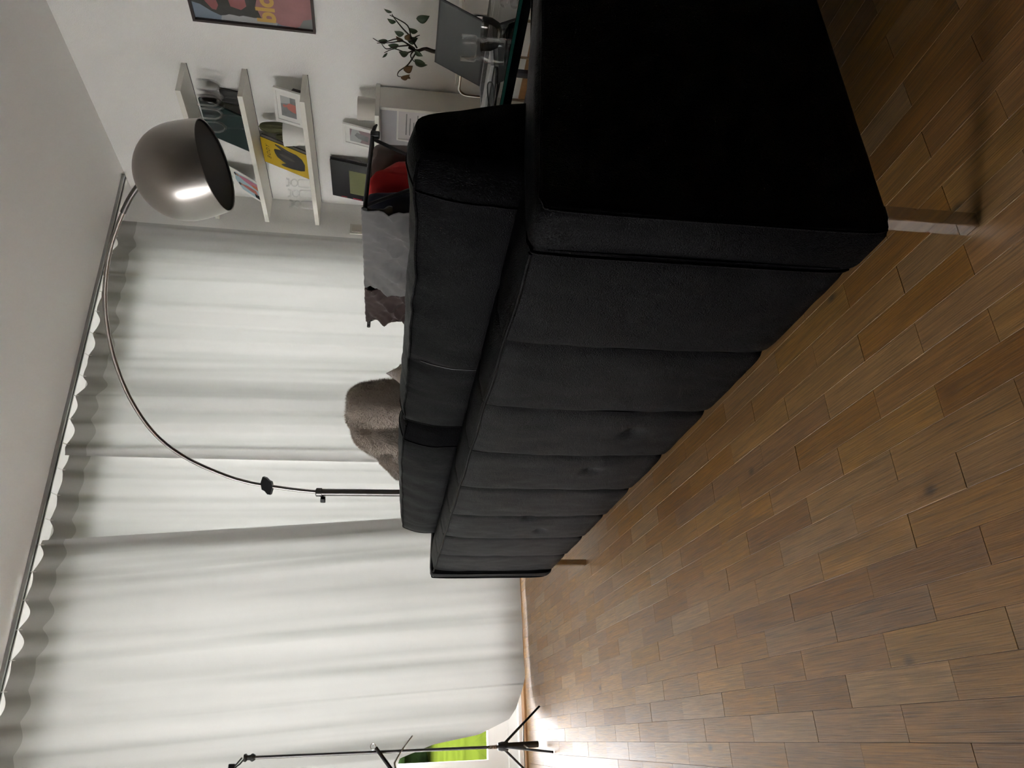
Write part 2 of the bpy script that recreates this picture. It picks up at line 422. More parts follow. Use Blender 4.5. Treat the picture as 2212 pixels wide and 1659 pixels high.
# ------------------------------------------------------------------ parquet staves
st_w, st_l = ROWW - .0005, STL - .0005
def stave_mesh():
    bm = bmesh.new(); c = .00025
    v = [bm.verts.new(p) for p in [(-st_w/2, -st_l/2, -.006), (st_w/2, -st_l/2, -.006), (st_w/2, st_l/2, -.006), (-st_w/2, st_l/2, -.006),
         (-st_w/2, -st_l/2, -c), (st_w/2, -st_l/2, -c), (st_w/2, st_l/2, -c), (-st_w/2, st_l/2, -c),
         (-st_w/2 + c, -st_l/2 + c, 0), (st_w/2 - c, -st_l/2 + c, 0), (st_w/2 - c, st_l/2 - c, 0), (-st_w/2 + c, st_l/2 - c, 0)]]
    for q in ((0, 1, 5, 4), (1, 2, 6, 5), (2, 3, 7, 6), (3, 0, 4, 7), (4, 5, 9, 8), (5, 6, 10, 9), (6, 7, 11, 10), (7, 4, 8, 11), (8, 9, 10, 11)):
        bm.faces.new([v[i] for i in q])
    me = bpy.data.meshes.new('stave'); bm.to_mesh(me); bm.free(); me.materials.append(M_parquet); return me
st_me = stave_mesh()
def in_view(x, y):
    d = Vector((x, y, -.75)); f = d.dot(c_fwd)
    if f < .3: return None
    u = d.dot(c_right)/f*1584; v = -d.dot(c_up)/f*1584
    return f if abs(u) < 870 and v < 1150 else None
vis, rest, part_st = [], [], []
r0 = int(math.floor((XL - ROW0)/ROWW)); r1 = int(math.ceil((WX - ROW0)/ROWW))
for r_ in range(r0, r1):
    cx = ROW0 + (r_ + .5)*ROWW
    off = ST_A if r_ % 2 else ST_B
    k0 = int(math.floor((YR - off)/STL)); k1 = int(math.ceil((WY - .07 - off)/STL))
    for k in range(k0, k1):
        cy = off + (k + .5)*STL
        lo, hi = max(cy - STL/2, YR), min(cy + STL/2, WY - .07)
        if cx - ROWW/2 < XL or cx + ROWW/2 > WX or hi - lo < STL - 1e-4:
            if hi - lo > .003: part_st.append((max(cx - ROWW/2, XL), min(cx + ROWW/2, WX), lo, hi))
            continue
        f = in_view(cx, cy)
        hidden = (cx > .60 and cy > .80)          # under and beyond the sofa
        (vis if f and not hidden else rest).append((f or 99, cx, cy))
vis.sort()
rest += vis[300:]
for _, x, y in vis[:300]:
    o = bpy.data.objects.new('stave', st_me); COL.objects.link(o); o.parent = floor
    o.location = (x, y, (random.random() - .5)*.0005)
vs, fs = [], []
mv = [v.co.copy() for v in st_me.vertices]; mf = [tuple(p.vertices) for p in st_me.polygons]
for _, x, y in rest:
    b0 = len(vs); vs += [(v.x + x, v.y + y, v.z) for v in mv]; fs += [tuple(i + b0 for i in f) for f in mf]
for xa, xb, ya, yb_ in part_st:
    b0 = len(vs); sx, sy = (xb - xa)/ROWW, (yb_ - ya)/STL
    vs += [(v.x*sx + (xa + xb)/2, v.y*sy + (ya + yb_)/2, v.z) for v in mv]; fs += [tuple(i + b0 for i in f) for f in mf]
me = bpy.data.meshes.new('staves'); me.from_pydata(vs, [], fs); me.materials.append(M_parquet)
o = bpy.data.objects.new('staves', me); COL.objects.link(o); o.parent = floor; o['kind'] = 'stuff'

# ------------------------------------------------------------------ curtain rail and curtains
rail = thing('curtain_rail', (1.0, 4.08, CZ - .03), 'slim aluminium curtain rail fixed along the ceiling above the white curtains', 'curtain rail')
bm = bmesh.new(); box(bm, (-2.3, 4.06, CZ - .018), (3.40, 4.10, CZ + .002), .002); obj('track', bm, M_alu, rail)
obj('groove', B((-2.3, 4.076, CZ - .0215), (3.395, 4.084, CZ - .0175)), M_steel_dark, rail)
obj('end_cap', B((3.398, 4.058, CZ - .020), (3.404, 4.102, CZ + .001), .001), M_alu, rail)
HK = .14
def folds(x, z, seed, amp):
    t = 1 - z/2.5
    xx = x + .05*math.sin(1.3*x + seed)*t + .02*t*ns(x*1.2, z*.7, seed)
    y = .50*ns(xx*5.2, seed, z*.18) + .33*ns(xx*11.5, seed + 3, z*.25) + .16*ns(xx*23, seed + 9, z*.3)
    y = y + .30*abs(ns(xx*4.1, seed + 20, z*.15)) + .28*abs(ns(xx*8.3, seed + 31, z*.12))
    return amp*y*(.55 + .45*t)
def curtain(name, xa, xb, seed, amp, yb, label, lean=lambda z: (0, 0), hem=lambda x: .018, nx=300, nz=64, edge=()):
    root = thing(name, ((xa + xb)/2, yb, 0), label, 'curtain', None)
    tape_h = .105
    def top(x):
        ph = (x/HK) % 1.0
        dip = math.sin(PI*ph)**1.4
        return CZ - .032 - dip*(.012 + .045*max(0, ns(math.floor(x/HK)*1.7, seed, 4.0)+.35))
    def P(u, z):
        la, lb = lean(z)
        x0, x1 = xa + la, xb + lb
        x = x0 + (x1 - x0)*u
        xr = xa + (xb - xa)*u
        hz = .05*max(0, (z - 2.2)/.3)
        pin = math.cos(2*PI*xr/HK)*.012*max(0, (z - 2.05)/.45)
        y = yb + folds(xr, z, seed, amp) + pin
        for (uc, wd, am) in edge:
            q = (x - uc)/wd
            y -= am*math.exp(-q*q)*min(1, .4 + (2.5 - z)/1.2)
        return x, y
    bm = bmesh.new(); rows = []
    for j in range(nz + 1):
        row = []
        for i in range(nx + 1):
            u = i/nx; xr = xa + (xb - xa)*u
            zt = top(xr) - tape_h; zb = hem(xr)
            z = zb + (zt - zb)*(j/nz)
            x, y = P(u, z)
            if zb > .03:                                   # the swept-up corner billows towards the room
                y -= .10*min(1, zb)*(1 - j/nz)**2
            row.append(bm.verts.new((x, y, z)))
        rows.append(row)
    for a, b_ in zip(rows, rows[1:]):
        for i in range(nx): bm.faces.new((a[i], a[i+1], b_[i+1], b_[i]))
    obj('cloth', bm, M_curtain, root, smooth=180)
    bm = bmesh.new(); rows = []
    for j in range(9):
        row = []
        for i in range(nx + 1):
            u = i/nx; xr = xa + (xb - xa)*u
            zt = top(xr); z = zt - tape_h*(1 - j/8) - .002*(j == 0)
            x, y = P(u, z); row.append(bm.verts.new((x, y - .0015, z)))
        rows.append(row)
    for a, b_ in zip(rows, rows[1:]):
        for i in range(nx): bm.faces.new((a[i], a[i+1], b_[i+1], b_[i]))
    obj('heading_tape', bm, M_tape, root, smooth=180)
    k = math.ceil(min(xa, xb)/HK)
    while k*HK <= max(xa, xb):
        u = (k*HK - xa)/(xb - xa); x, y = P(u, CZ - .03)
        obj('hook', T([(x, y, CZ - .050), (x, y - .004, CZ - .030), (x, 4.08, CZ - .016)], .0022, 6), M_frame_white, root)
        k += 1
    return root
curtain('sheer_curtain', 3.05, 1.47, 2.3, .105, 4.085, 'white sheer curtain with close folds beside the shelf wall',
        lean=lambda z: (-.035*(1 - z/2.5), 0), edge=((2.42, .035, .030), (2.33, .03, -.02), (2.80, .03, .015), (2.62, .03, .016), (2.05, .04, .016), (1.80, .03, .018), (1.515, .022, .03)))
curtain('sheer_curtain', 1.515, .95, 6.1, .055, 4.120, 'narrow white sheer curtain between two wider ones behind the arc lamp pole', nx=140, lean=lambda z: (0, .10*(1 - z/2.5)),
        edge=((1.30, .04, .014), (1.12, .03, .014)))
def hemC(x):
    pts = [(-2, .03), (-.75, .10), (-.40, .60), (-.25, .70), (-.145, .66), (-.10, .50), (-.075, .27), (-.02, .115), (.03, .072), (.10, .040), (.16, .022), (9, .016)]
    for (a, za), (b_, zb) in zip(pts, pts[1:]):
        if a <= x <= b_: 
            q = (x - a)/(b_ - a); return za + (zb - za)*q
    return .018
curtain('sheer_curtain', 1.0, -1.45, 9.7, .052, 4.06, 'wide white sheer curtain whose bottom corner is swept up beside the music stand',
        lean=lambda z: (.17*(1 - z/2.5)**1.0, 0), hem=hemC, nx=560, edge=((.88, .05, .012), (.50, .05, .012), (.30, .05, .012), (.12, .05, .012), (-.05, .06, .012), (.70, .05, .010)))

# ------------------------------------------------------------------ sofa
SX0, SX1, SZ0, SZ1 = .555, 1.45, .127, .583
YA, YA2, YB2, YB = .662, .757, 2.762, 2.845
sofa = thing('leather_sofa', (1.0, 1.75, 0), 'black leather three-seat sofa with channel-stitched back and chrome legs', 'sofa')
obj('base_frame', B((.585, .70, .13), (1.43, 2.81, .30), .01), M_black, sofa)
dimples = ((1.359, .258), (1.600, .284), (2.02, .36), (2.15, .30))
npan = 8; pw = (YB2 - YA2)/npan
for i in range(npan):
    ya, yb_ = YA2 + i*pw, YA2 + (i+1)*pw
    secs = []
    for k in range(21):
        t = k/20; y = ya + (yb_ - ya)*t
        e = abs(2*t - 1)
        bul = (1 - e**10)
        if k in (0, 20): bul = -.3
        sec = []
        # rear side upwards
        for q in range(29):
            s_ = q/28; z = SZ0 + .012 + (SZ1 - .016 - SZ0 - .012)*s_
            zb = math.sin(PI*min(1, max(0, s_)))**.5 if 0 < s_ < 1 else 0
            x = SX0 + .011 - .0032*bul - .006*zb - .003*zb*(1 - e*e)
            for (dy, dz) in dimples:
                rr = ((y - dy)/.020)**2 + ((z - dz)/.012)**2
                x += .012*math.exp(-rr)
            x += .0022*ns(y*9, z*13, i) + .0012*ns(y*30, z*22, i + 5)
            sec.append((x, y, z - .004*bul*(1 - s_)**8))
        ztop = SZ1 + .004*bul
        for a in range(1, 6):
            an = a/6*PI/2
            sec.append((sec[28][0] + .014*(1 - math.cos(an)), y, sec[28][2] + .016*math.sin(an)))
        sec.append((SX0 + .06, y, ztop + .004)); sec.append((SX0 + .115, y, ztop - .002)); sec.append((SX0 + .14, y, ztop - .02))
        sec.append((SX0 + .15, y, .30)); sec.append((SX0 + .14, y, SZ0 + .004)); sec.append((SX0 + .03, y, SZ0 + .002 - .006*bul))
        secs.append(sec)
    bm = bmesh.new(); loft(bm, secs); obj('back_panel', bm, M_leather, sofa, smooth=70)
pp = [(SX0 + .0035, YA2 + .004 + (YB2 - YA2 - .008)*k/60, SZ1 - .003 + .0025*math.cos(2*PI*(k/60*npan))*.5) for k in range(61)]
obj('piping', T(pp, .0033, 8), M_leather, sofa, smooth=True)
def arm(y0, y1, outer):
    secs = []; n = 24; xs = [SX0 - .002, SX0 + .003, SX0 + .012, SX0 + .03] + [SX0 + .06 + (SX1 - SX0 - .10)*k/n for k in range(n + 1)] + [SX1 - .02, SX1 - .008, SX1]
    for i, x in enumerate(xs):
        sc = {0: .020, 1: .008, 2: .0025}.get(i, {len(xs)-1: .02, len(xs)-2: .008, len(xs)-3: .003}.get(i, 0))
        zt = SZ1 + .004 - .062*max(0, x - SX0 - .02) + .005*math.sin((x - SX0)*9)
        h = zt - SZ0; cy, cz = (y0 + y1)/2, (zt + SZ0)/2
        pts = []
        for (a, b_) in rrect(y1 - y0 - 2*sc*.6, h - 2*sc*.6, .016, 5):
            # subdivide long sides by adding midpoints with a soft swell
            pts.append((a, b_))
        out = []
        for k in range(len(pts)):
            p, q = pts[k], pts[(k+1) % len(pts)]
            out.append(p)
            if math.hypot(p[0]-q[0], p[1]-q[1]) > .05:
                mm = 12 if abs(p[1]-q[1]) > .05 else 3
                for j in range(1, mm): out.append((p[0] + (q[0]-p[0])*j/mm, p[1] + (q[1]-p[1])*j/mm))
        sec = []
        for (a, b_) in out:
            sw = .006*(1 - (2*b_/h)**2) if abs(a) > (y1-y0)/2 - .02 else 0
            a2 = a + math.copysign(sw, a) + .001*ns(x*20, b_*25, y0)
            sec.append((x, cy + a2, cz + b_ + (.004*(1 - (2*a/(y1-y0))**2) if b_ > 0 and abs(a) < (y1-y0)/2 else 0)))
        secs.append(sec)
    bm = bmesh.new(); loft(bm, secs)
    a_ = obj('armrest', bm, M_leather, sofa, smooth=60)
    for yy in (y0 + .004, y1 - .004):
        obj('piping', T(spline([(SX0 + .004, yy, SZ0 + .012), (SX0 - .003, yy, SZ0 + .05), (SX0 - .004, yy, .35), (SX0 - .003, yy, SZ1 - .03), (SX0 + .008, yy, SZ1 + .0005), (SX0 + .06, yy, SZ1 + .000), (.9, yy, SZ1 - .019), (1.40, yy, SZ1 - .05)], 6), .0026, 6), M_leather, a_, smooth=True)
    obj('seam', T([(SX0 - .0018, y1 - .012, SZ0 + .03), (SX0 - .0035, y1 - .012, .35), (SX0 - .0018, y1 - .012, SZ1 - .02)], .0012, 5), M_leather, a_)
arm(YA, YA2, -1); arm(YB2, YB, 1)
# seat cushions
for ya, yb_ in ((YA2 + .004, 1.757), (1.763, YB2 - .004)):
    secs = []
    for k in range(21):
        t = k/20; y = ya + (yb_ - ya)*t; e = abs(2*t-1); s_ = (1 - e**8*.25)
        h = .15*s_
        secs.append([(1.10 + a*(.72), y, .37 + b_*h/.15 + .02*(1-e*e)*(1 if b_ > 0 else 0)*(1 - (a*2)**4)) for a, b_ in [(p[0], p[1]) for p in rrect(1, .15, .05, 6)]])
    bm = bmesh.new(); loft(bm, secs); obj('seat_cushion', bm, M_leather, sofa, smooth=60)
# back cushions, leaning on the back
def back_cushion(y0, y1, ztop, dx, seed, seam_y, tilt):
    prof = [(.690, .44), (.678, .52), (.674, .60), (.674, .66), (.680, .700), (.690, .732), (.700, .737), (.725, .744), (.755, .748), (.785, .738), (.808, .70), (.838, .63), (.868, .55), (.895, .46), (.88, .42), (.78, .405), (.71, .415)]
    prof = [(p.x, p.y) for p in spline([(a, b_, 0) for a, b_ in prof + prof[:1]], 3)][:-1]
    cx, cz = .775, .56; secs = []; N_ = 48
    for k in range(N_ + 1):
        t = k/N_; y = y0 + (y1 - y0)*t; e = abs(2*t - 1)
        s_ = max(.02, (1 - e**9))**.32 if e > .6 else 1
        if k in (0, N_): s_ = .55
        yy = y
        # ends swell outwards a little
        sec = []
        for (a, b_) in prof:
            x = cx + (a - cx)*(s_*.9 + .1) + dx
            z = cz + (b_ - cz)*(s_*.25 + .75)
            top = max(0, min(1, (z - .66)/.09))
            zt_ = ztop(t) if callable(ztop) else ztop
            z += (zt_ - .748)*max(0, (z - .5)/.25) + tilt*(t - .5)*max(0, (z - .5)/.25)
            bulge = 1 - abs(2*t - 1)**2
            if a < .74: x -= .012*bulge*math.sin(PI*min(1, max(0, (b_ - .44)/.28)))
            if seam_y and a < .73:
                x += .010*math.exp(-((y - seam_y - .05*(b_ - .6))/.012)**2)
            w_ = .0045*ns(y*14, z*10, seed) + .0035*top*ns(y*38, x*8, seed + 4) + .002*ns(y*45, z*30, seed+8)
            x += w_; z += .6*w_
            sec.append((x, yy, z))
        secs.append(sec)
    bm = bmesh.new(); loft(bm, secs)
    c_ = obj('back_cushion', bm, M_leather, sofa, smooth=70)
    # piping along the rear top edge, around the end
    iz = min(range(len(prof)), key=lambda i: math.hypot(prof[i][0] - .692, prof[i][1] - .7335))
    obj('piping', T([secs[k][iz] for k in range(1, N_)], .0030, 6), M_leather, c_, smooth=True)
    for kk in (3, N_ - 3):
        ii = [i for i in range(len(prof)) if prof[i][0] < .80 and prof[i][1] > .5]
        ii.sort(key=lambda i: prof[i][1] + 10*(prof[i][0] > .74)*0 if prof[i][0] < .70 else 1 + prof[i][0])
        obj('seam', T([Vector(secs[kk][i]) for i in ii], .0022, 6), M_leather, c_, smooth=True)
    if seam_y:
        k = int(round((seam_y - y0)/(y1 - y0)*N_))
        ii = sorted([i for i in range(len(prof)) if prof[i][0] < .70 and .5 < prof[i][1] < .72], key=lambda i: prof[i][1])
        pts = []
        for i in ii:
            p = Vector(secs[k][i]); q = Vector(secs[k+1][i]); pts.append(p)
        obj('seam', T(pts, .0022, 6), M_ink, c_, smooth=True)
back_cushion(.768, 1.715, lambda t: .732 + .022*math.exp(-(t/.10)**2) + .006*math.exp(-((1-t)/.15)**2), .004, 1.0, 1.325, .0)
back_cushion(1.735, 2.755, .722, .006, 5.0, None, -.03)
for (x, y) in ((.575, .664), (.575, 2.738), (1.40, .664), (1.40, 2.738)):
    obj('leg', B((x, y, 0), (x + .022, y + .022, .134), .0015), M_chrome, sofa)

# ------------------------------------------------------------------ arc lamp
px, py = .965, 3.10
lamp = thing('arc_floor_lamp', (px, py, 0), 'tall arc floor lamp with brushed steel globe shade standing behind the black sofa', 'floor lamp')
obj('base', LA([(0, 0), (.150, 0), (.158, .006), (.158, .05), (.150, .058), (.03, .062), (.022, .075), (0, .075)], (px, py, 0), 40), M_steel_dark, lamp, smooth=40)
obj('pole', LA([(0, .06), (.0150, .06), (.0150, 1.035), (.0185, 1.036), (.0185, 1.058), (.012, 1.062), (0, 1.062)], (px, py, 0), 20), M_steel_dark, lamp, smooth=40)
SC = Vector((1.790, 2.10, 1.478)); SR = .166
dirp = Vector((SC.x - px, SC.y - py, 0)); LEN = dirp.length; dirp.normalize()
def onarc(s, z): return Vector((px, py, 0)) + dirp*s + Vector((0, 0, z))

ARC = [(0, 1.04), (.012, 1.15), (.029, 1.253), (.046, 1.335), (.083, 1.435), (.161, 1.573), (.262, 1.675), (.399, 1.745), (.548, 1.785), (.697, 1.800), (.832, 1.794), (.972, 1.766), (1.09, 1.722), (1.187, 1.673), (1.250, 1.628)]
path = spline([onarc(s_, z) for s_, z in ARC], 6)
obj('arc_tube', T(path, .0078, 12), M_steel, lamp, smooth=True)
k0 = len(path) - 10
obj('arm_sleeve', T(path[k0:], .0098, 12), M_steel_dark, lamp, smooth=40)
# globe shade, open underneath
vd = (Vector((0, 0, .75)) - SC).normalized()
r_o = (c_right - vd*c_right.dot(vd)).normalized(); u_o = r_o.cross(vd) if r_o.cross(vd).z > 0 else vd.cross(r_o)
nrm = (vd*.31 + (r_o*.328 - u_o*.945)*.95).normalized()
e1 = nrm.cross(Vector((0, 0, 1))).normalized(); e2 = nrm.cross(e1).normalized()
def ring(ax, rr, n=48): return [SC + nrm*ax + (e1*math.cos(2*PI*k/n) + e2*math.sin(2*PI*k/n))*rr for k in range(n)]
def shade_prof(R0):
    out = [(-R0*math.cos(PI/2*k/20), R0*math.sin(PI/2*k/20)) for k in range(1, 21)]
    return out + [(R0*.62*k/10, R0*math.sqrt(1 - (.62*k/10/1.9)**2)) for k in range(1, 11)]
secs = [ring(a, r_) for a, r_ in shade_prof(SR)]
bm = bmesh.new(); loft(bm, secs, cap=False)
bm.faces.new([bm.verts[i] for i in range(48)]) if bm.verts.ensure_lookup_table() is None else None
shade = obj('globe_shade', bm, M_steel, lamp, smooth=180)
secs = [ring(a, r_) for a, r_ in shade_prof(SR - .003)]
bm = bmesh.new(); loft(bm, secs, cap=False); bm.verts.ensure_lookup_table(); bm.faces.new([bm.verts[i] for i in range(48)])
obj('shade_lining', bm, M_shade_in, shade, smooth=180)
a_, r_ = shade_prof(SR)[-1]
obj('rim', T(ring(a_, r_ - .0015), .0018, 6, closed=True), M_steel, shade, smooth=True)
obj('glare_disc', loft(bmesh.new(), [ring(a_ - .006, r_ - .006), ring(a_ - .010, r_ - .006)]), M_shade_in, shade, label='dark grey glare disc inside the shade')
tip = path[-1]; q = (SC - tip).normalized()
hub = [tip + q*(-.004), tip + q*.012, tip + q*.022, SC - q*(SR - .004)]
obj('shade_joint', T([hub[0], hub[1], hub[2], hub[3]], [.008, .016, .024, .028], 20), M_steel_dark, lamp, smooth=40)
# clamp knob on the arc and locking knob on the pole
c0 = onarc(.030, 1.258); tt = (onarc(.046, 1.335) - onarc(.012, 1.15)).normalized()
wing = c_right
prof = [(-.030, -.006), (-.024, .020), (-.010, .024), (.004, .034), (.020, .036), (.030, .010), (.024, -.018), (.010, -.022), (-.004, -.034), (-.020, -.034)]
secs = [[c0 + wing*(b_*1.0) + tt*(a*.8) + c_fwd*d for a, b_ in prof] for d in (-.011, .011)]
obj('clamp_knob', loft(bmesh.new(), secs), M_black, lamp)
kc = Vector((px, py, 1.030)) - c_right*.030 - c_fwd*.004
obj('locking_knob', LA([(0, -.010), (.013, -.010), (.0145, -.006), (.0145, .006), (.013, .010), (0, .010)], kc, 7), M_black, lamp)
obj('knob_screw', T([(px, py, 1.030), kc], .004, 8), M_steel_dark, lamp)

# ------------------------------------------------------------------ wall shelves
SHF = WX - .212; SHY0, SHY1 = 3.135, 4.235
shelf_lab = ['lowest white wall shelf, holding a cactus and a yellow book', 'middle white wall shelf, holding wine glasses and a dark green board', 'topmost white wall shelf, empty, above the wine glasses']
SHZ = [1.319, 1.651, 1.974]
for z, lb in zip(SHZ, shelf_lab):
    sh = thing('wall_shelf', (WX, 3.685, z - .03), lb, 'shelf', 'white wall shelves')
    obj('board', B((SHF, SHY0, z - .028), (WX + .002, SHY1, z), .0015), M_whitewood, sh)
    obj('fixing_gap', B((WX - .004, SHY0 - .0012, z - .030), (WX + .002, SHY1, z - .026)), M_greybook, sh)

# prints: boards leaning against the shelf wall.  right = -Y seen from the room
def leaner(yl, zb, xb, xt, h, yaw=0):
    """panel whose bottom edge stands on height zb at x=xb and whose top touches x=xt"""
    u = Vector((xt - xb, 0, math.sqrt(max(1e-6, h*h - (xt - xb)**2))))
    r_ = Matrix.Rotation(yaw, 3, 'Z') @ Vector((0, -1, 0))
    u = u - r_*(u.dot(r_)/1)
    return Panel((xb, yl, zb), r_, u)

def book(root, P, wd, h, th, cover, pages=M_paper):
    bm = bmesh.new(); P.slab(bm, 0, 0, wd, h, -.003, 0); P.slab(bm, 0, 0, wd, h, -th, -th + .003); P.slab(bm, 0, 0, .004, h, -th + .003, -.003)
    obj('cover', bm, cover, root)
    bm = bmesh.new(); P.slab(bm, .004, .004, wd - .004, h - .004, -th + .003, -.003); obj('pages', bm, pages, root)

# yellow picture book on the lowest shelf
P = leaner(3.812, SHZ[0] + .001, 3.262, 3.385, .318)
yb = thing('picture_book', (3.28, 3.70, SHZ[0]), 'yellow picture book with a dark hand shape on its cover, leaning on the lowest shelf', 'book')
book(yb, P, .222, .318, .026, M_ink_soft)
bm = bmesh.new(); P.slab(bm, .002, .003, .219, .315, .0, .0006); obj('cover_print', bm, M_yellow, yb)
bm = bmesh.new()
P.poly(bm, [(.062, .030), (.12, .024), (.160, .040), (.182, .075), (.188, .13), (.205, .19), (.206, .217), (.196, .218), (.172, .178), (.168, .195), (.160, .226), (.146, .232), (.118, .226), (.092, .214), (.070, .176), (.064, .160), (.048, .186), (.036, .196), (.028, .180), (.034, .120), (.046, .06)], .0010)
obj('hand_print', bm, M_ink_soft, yb, recalc=False)
bm = bmesh.new(); P.ell(bm, .122, .145, .014, .052, .0013, rot=-.15); P.ell(bm, .184, .155, .005, .060, .0013, rot=-.28); obj('hand_highlight', bm, M_ink_light, yb, recalc=False)
P.text('BODY', .052, .262, .036, .0012, M_ink, yb, shear=.25, spacing=1.35)

# dark green board and a grey one behind it, on the middle shelf
P = leaner(3.655, SHZ[1] + .001, 3.302, 3.425, .305)
gb = thing('green_board', (3.3, 3.5, SHZ[1]), 'dark green cloth-bound portfolio leaning behind the wine glasses', 'portfolio')
bm = bmesh.new(); P.slab(bm, 0, 0, .285, .305, -.012, 0); obj('board', bm, M_green_board, gb)
bm = bmesh.new(); P.slab(bm, -.001, -.0, .001, .305, -.012, .001); obj('spine_edge', bm, M_paper, gb)
P = leaner(3.385, SHZ[1] + .001, 3.402, 3.428, .165)
kb = thing('grey_book', (3.3, 3.36, SHZ[1]), 'small dark grey book leaning between the wine glass stems', 'book')
book(kb, P, .10, .150, .014, M_greybook)

# magazine at the end of the middle shelf
P = leaner(4.078, SHZ[1] + .001, 3.262, 3.415, .285)
mg = thing('magazine', (3.3, 3.97, SHZ[1]), 'pale magazine with two figures in pink and red, leaning on the middle shelf', 'magazine')
bm = bmesh.new(); P.slab(bm, 0, 0, .195, .285, -.004, 0); obj('cover', bm, M_white_paper, mg)
bm = bmesh.new(); P.poly(bm, [(.018, .012), (.176, .012), (.176, .185), (.10, .195), (.03, .15)], .0006); obj('picture_ground', bm, M_blue, mg, recalc=False)
bm = bmesh.new(); P.poly(bm, [(.115, .012), (.168, .012), (.172, .09), (.166, .150), (.150, .158), (.132, .12), (.12, .06)], .0010); obj('pink_figure', bm, M_pink, mg, recalc=False)
bm = bmesh.new(); P.poly(bm, [(.108, .012), (.145, .012), (.140, .06), (.118, .055)], .0013); obj('orange_skirt', bm, M_orange, mg, recalc=False)
bm = bmesh.new(); P.poly(bm, [(.060, .02), (.095, .03), (.098, .10), (.088, .138), (.072, .132), (.058, .07)], .0010); obj('red_figure', bm, M_coral, mg, recalc=False)
bm = bmesh.new(); P.ell(bm, .080, .150, .011, .016, .0010); obj('face', bm, M_skin, mg, recalc=False)
bm = bmesh.new(); P.ell(bm, .156, .172, .011, .015, .0010); obj('face', bm, M_skin, mg, recalc=False)
bm = bmesh.new(); P.ell(bm, .078, .163, .014, .010, .0013); obj('hair', bm, M_ink_soft, mg, recalc=False)
bm = bmesh.new(); P.ell(bm, .158, .187, .013, .009, .0013); obj('hair', bm, M_ink_soft, mg, recalc=False)
bm = bmesh.new(); P.poly(bm, [(.018, .012), (.060, .012), (.058, .05), (.025, .045)], .0010); obj('dark_print', bm, M_ink_soft, mg, recalc=False)
P.text('LE', .030, .222, .024, .0008, M_ink_soft, mg, shear=.2)
P.text('MAGAZINE', .070, .238, .0155, .0008, M_ink_soft, mg)
P.text('ÉTÉ', .095, .215, .012, .0008, M_ink_soft, mg)

# framed photos
def photo_frame(root, P, wd, h, bw, scene):
    bm = bmesh.new()
    P.slab(bm, 0, 0, wd, bw, -.012, .004); P.slab(bm, 0, h - bw, wd, h, -.012, .004); P.slab(bm, 0, bw, bw, h - bw, -.012, .004); P.slab(bm, wd - bw, bw, wd, h - bw, -.012, .004)
    obj('frame', bm, M_frame_white, root)
    bm = bmesh.new(); P.slab(bm, bw, bw, wd - bw, h - bw, -.011, -.004); obj('mount', bm, M_white_paper, root)
    scene()
P1 = leaner(3.345, SHZ[0] + .001, 3.243, 3.300, .166, R(12))
f1 = thing('photo_frame', (3.27, 3.24, SHZ[0]), 'white photo frame with a picture of a person in coral, beside the potted cactus', 'picture frame', 'white photo frames')
def sc1():
    P = P1
    bm = bmesh.new(); P.poly(bm, [(.042, .036), (.168, .036), (.168, .128), (.042, .128)], -.0036); obj('photo', bm, M_greyprint, f1, recalc=False)
    bm = bmesh.new(); P.poly(bm, [(.075, .037), (.128, .037), (.132, .075), (.112, .098), (.092, .085), (.080, .06)], -.0032); P.ell(bm, .108, .106, .009, .011, -.0032); obj('coral_figure', bm, M_coral, f1, recalc=False)
    bm = bmesh.new(); P.poly(bm, [(.130, .070), (.168, .070), (.168, .128), (.120, .128)], -.0034); obj('pale_ground', bm, M_poster_grey, f1, recalc=False)
photo_frame(f1, P1, .212, .166, .016, sc1)
bm = bmesh.new(); P1.slab(bm, .150, .0, .200, .07, -.055, -.013); obj('easel_back', bm, M_frame_dark, f1)

# cactus in a white pot
cc = (3.335, 3.487, SHZ[0])
ca = thing('potted_cactus', cc, 'two-stemmed cactus in a white ceramic pot on the lowest shelf', 'cactus')
obj('pot', LA([(0, .0), (.066, .0), (.068, .004), (.084, .128), (.084, .130), (.078, .130), (.074, .115), (0, .115)], cc, 36), M_pot, ca, smooth=40)
obj('soil', LA([(0, .110), (.075, .110), (.074, .118), (0, .120)], cc, 24), M_soil, ca)
def stem(c, h, r, ribs=10):
    secs = []
    for k in range(19):
        t = k/18; rr = r*(.82 + .18*math.sin(PI*min(1, t*1.3)))*(math.sqrt(max(0, 1 - ((t - .72)/.28)**2)) if t > .72 else 1)
        n = ribs*4
        secs.append([Vector(c) + Vector((max(rr, .0005)*(1 + .10*math.cos(ribs*2*PI*i/n))*math.cos(2*PI*i/n), max(rr, .0005)*(1 + .10*math.cos(ribs*2*PI*i/n))*math.sin(2*PI*i/n), h*t)) for i in range(n)])
    return loft(bmesh.new(), secs)
obj('stem', stem((cc[0], cc[1] - .030, cc[2] + .11), .165, .031), M_cactus, ca, smooth=60)
obj('stem', stem((cc[0] - .01, cc[1] + .034, cc[2] + .11), .075, .019), M_cactus, ca, smooth=60)

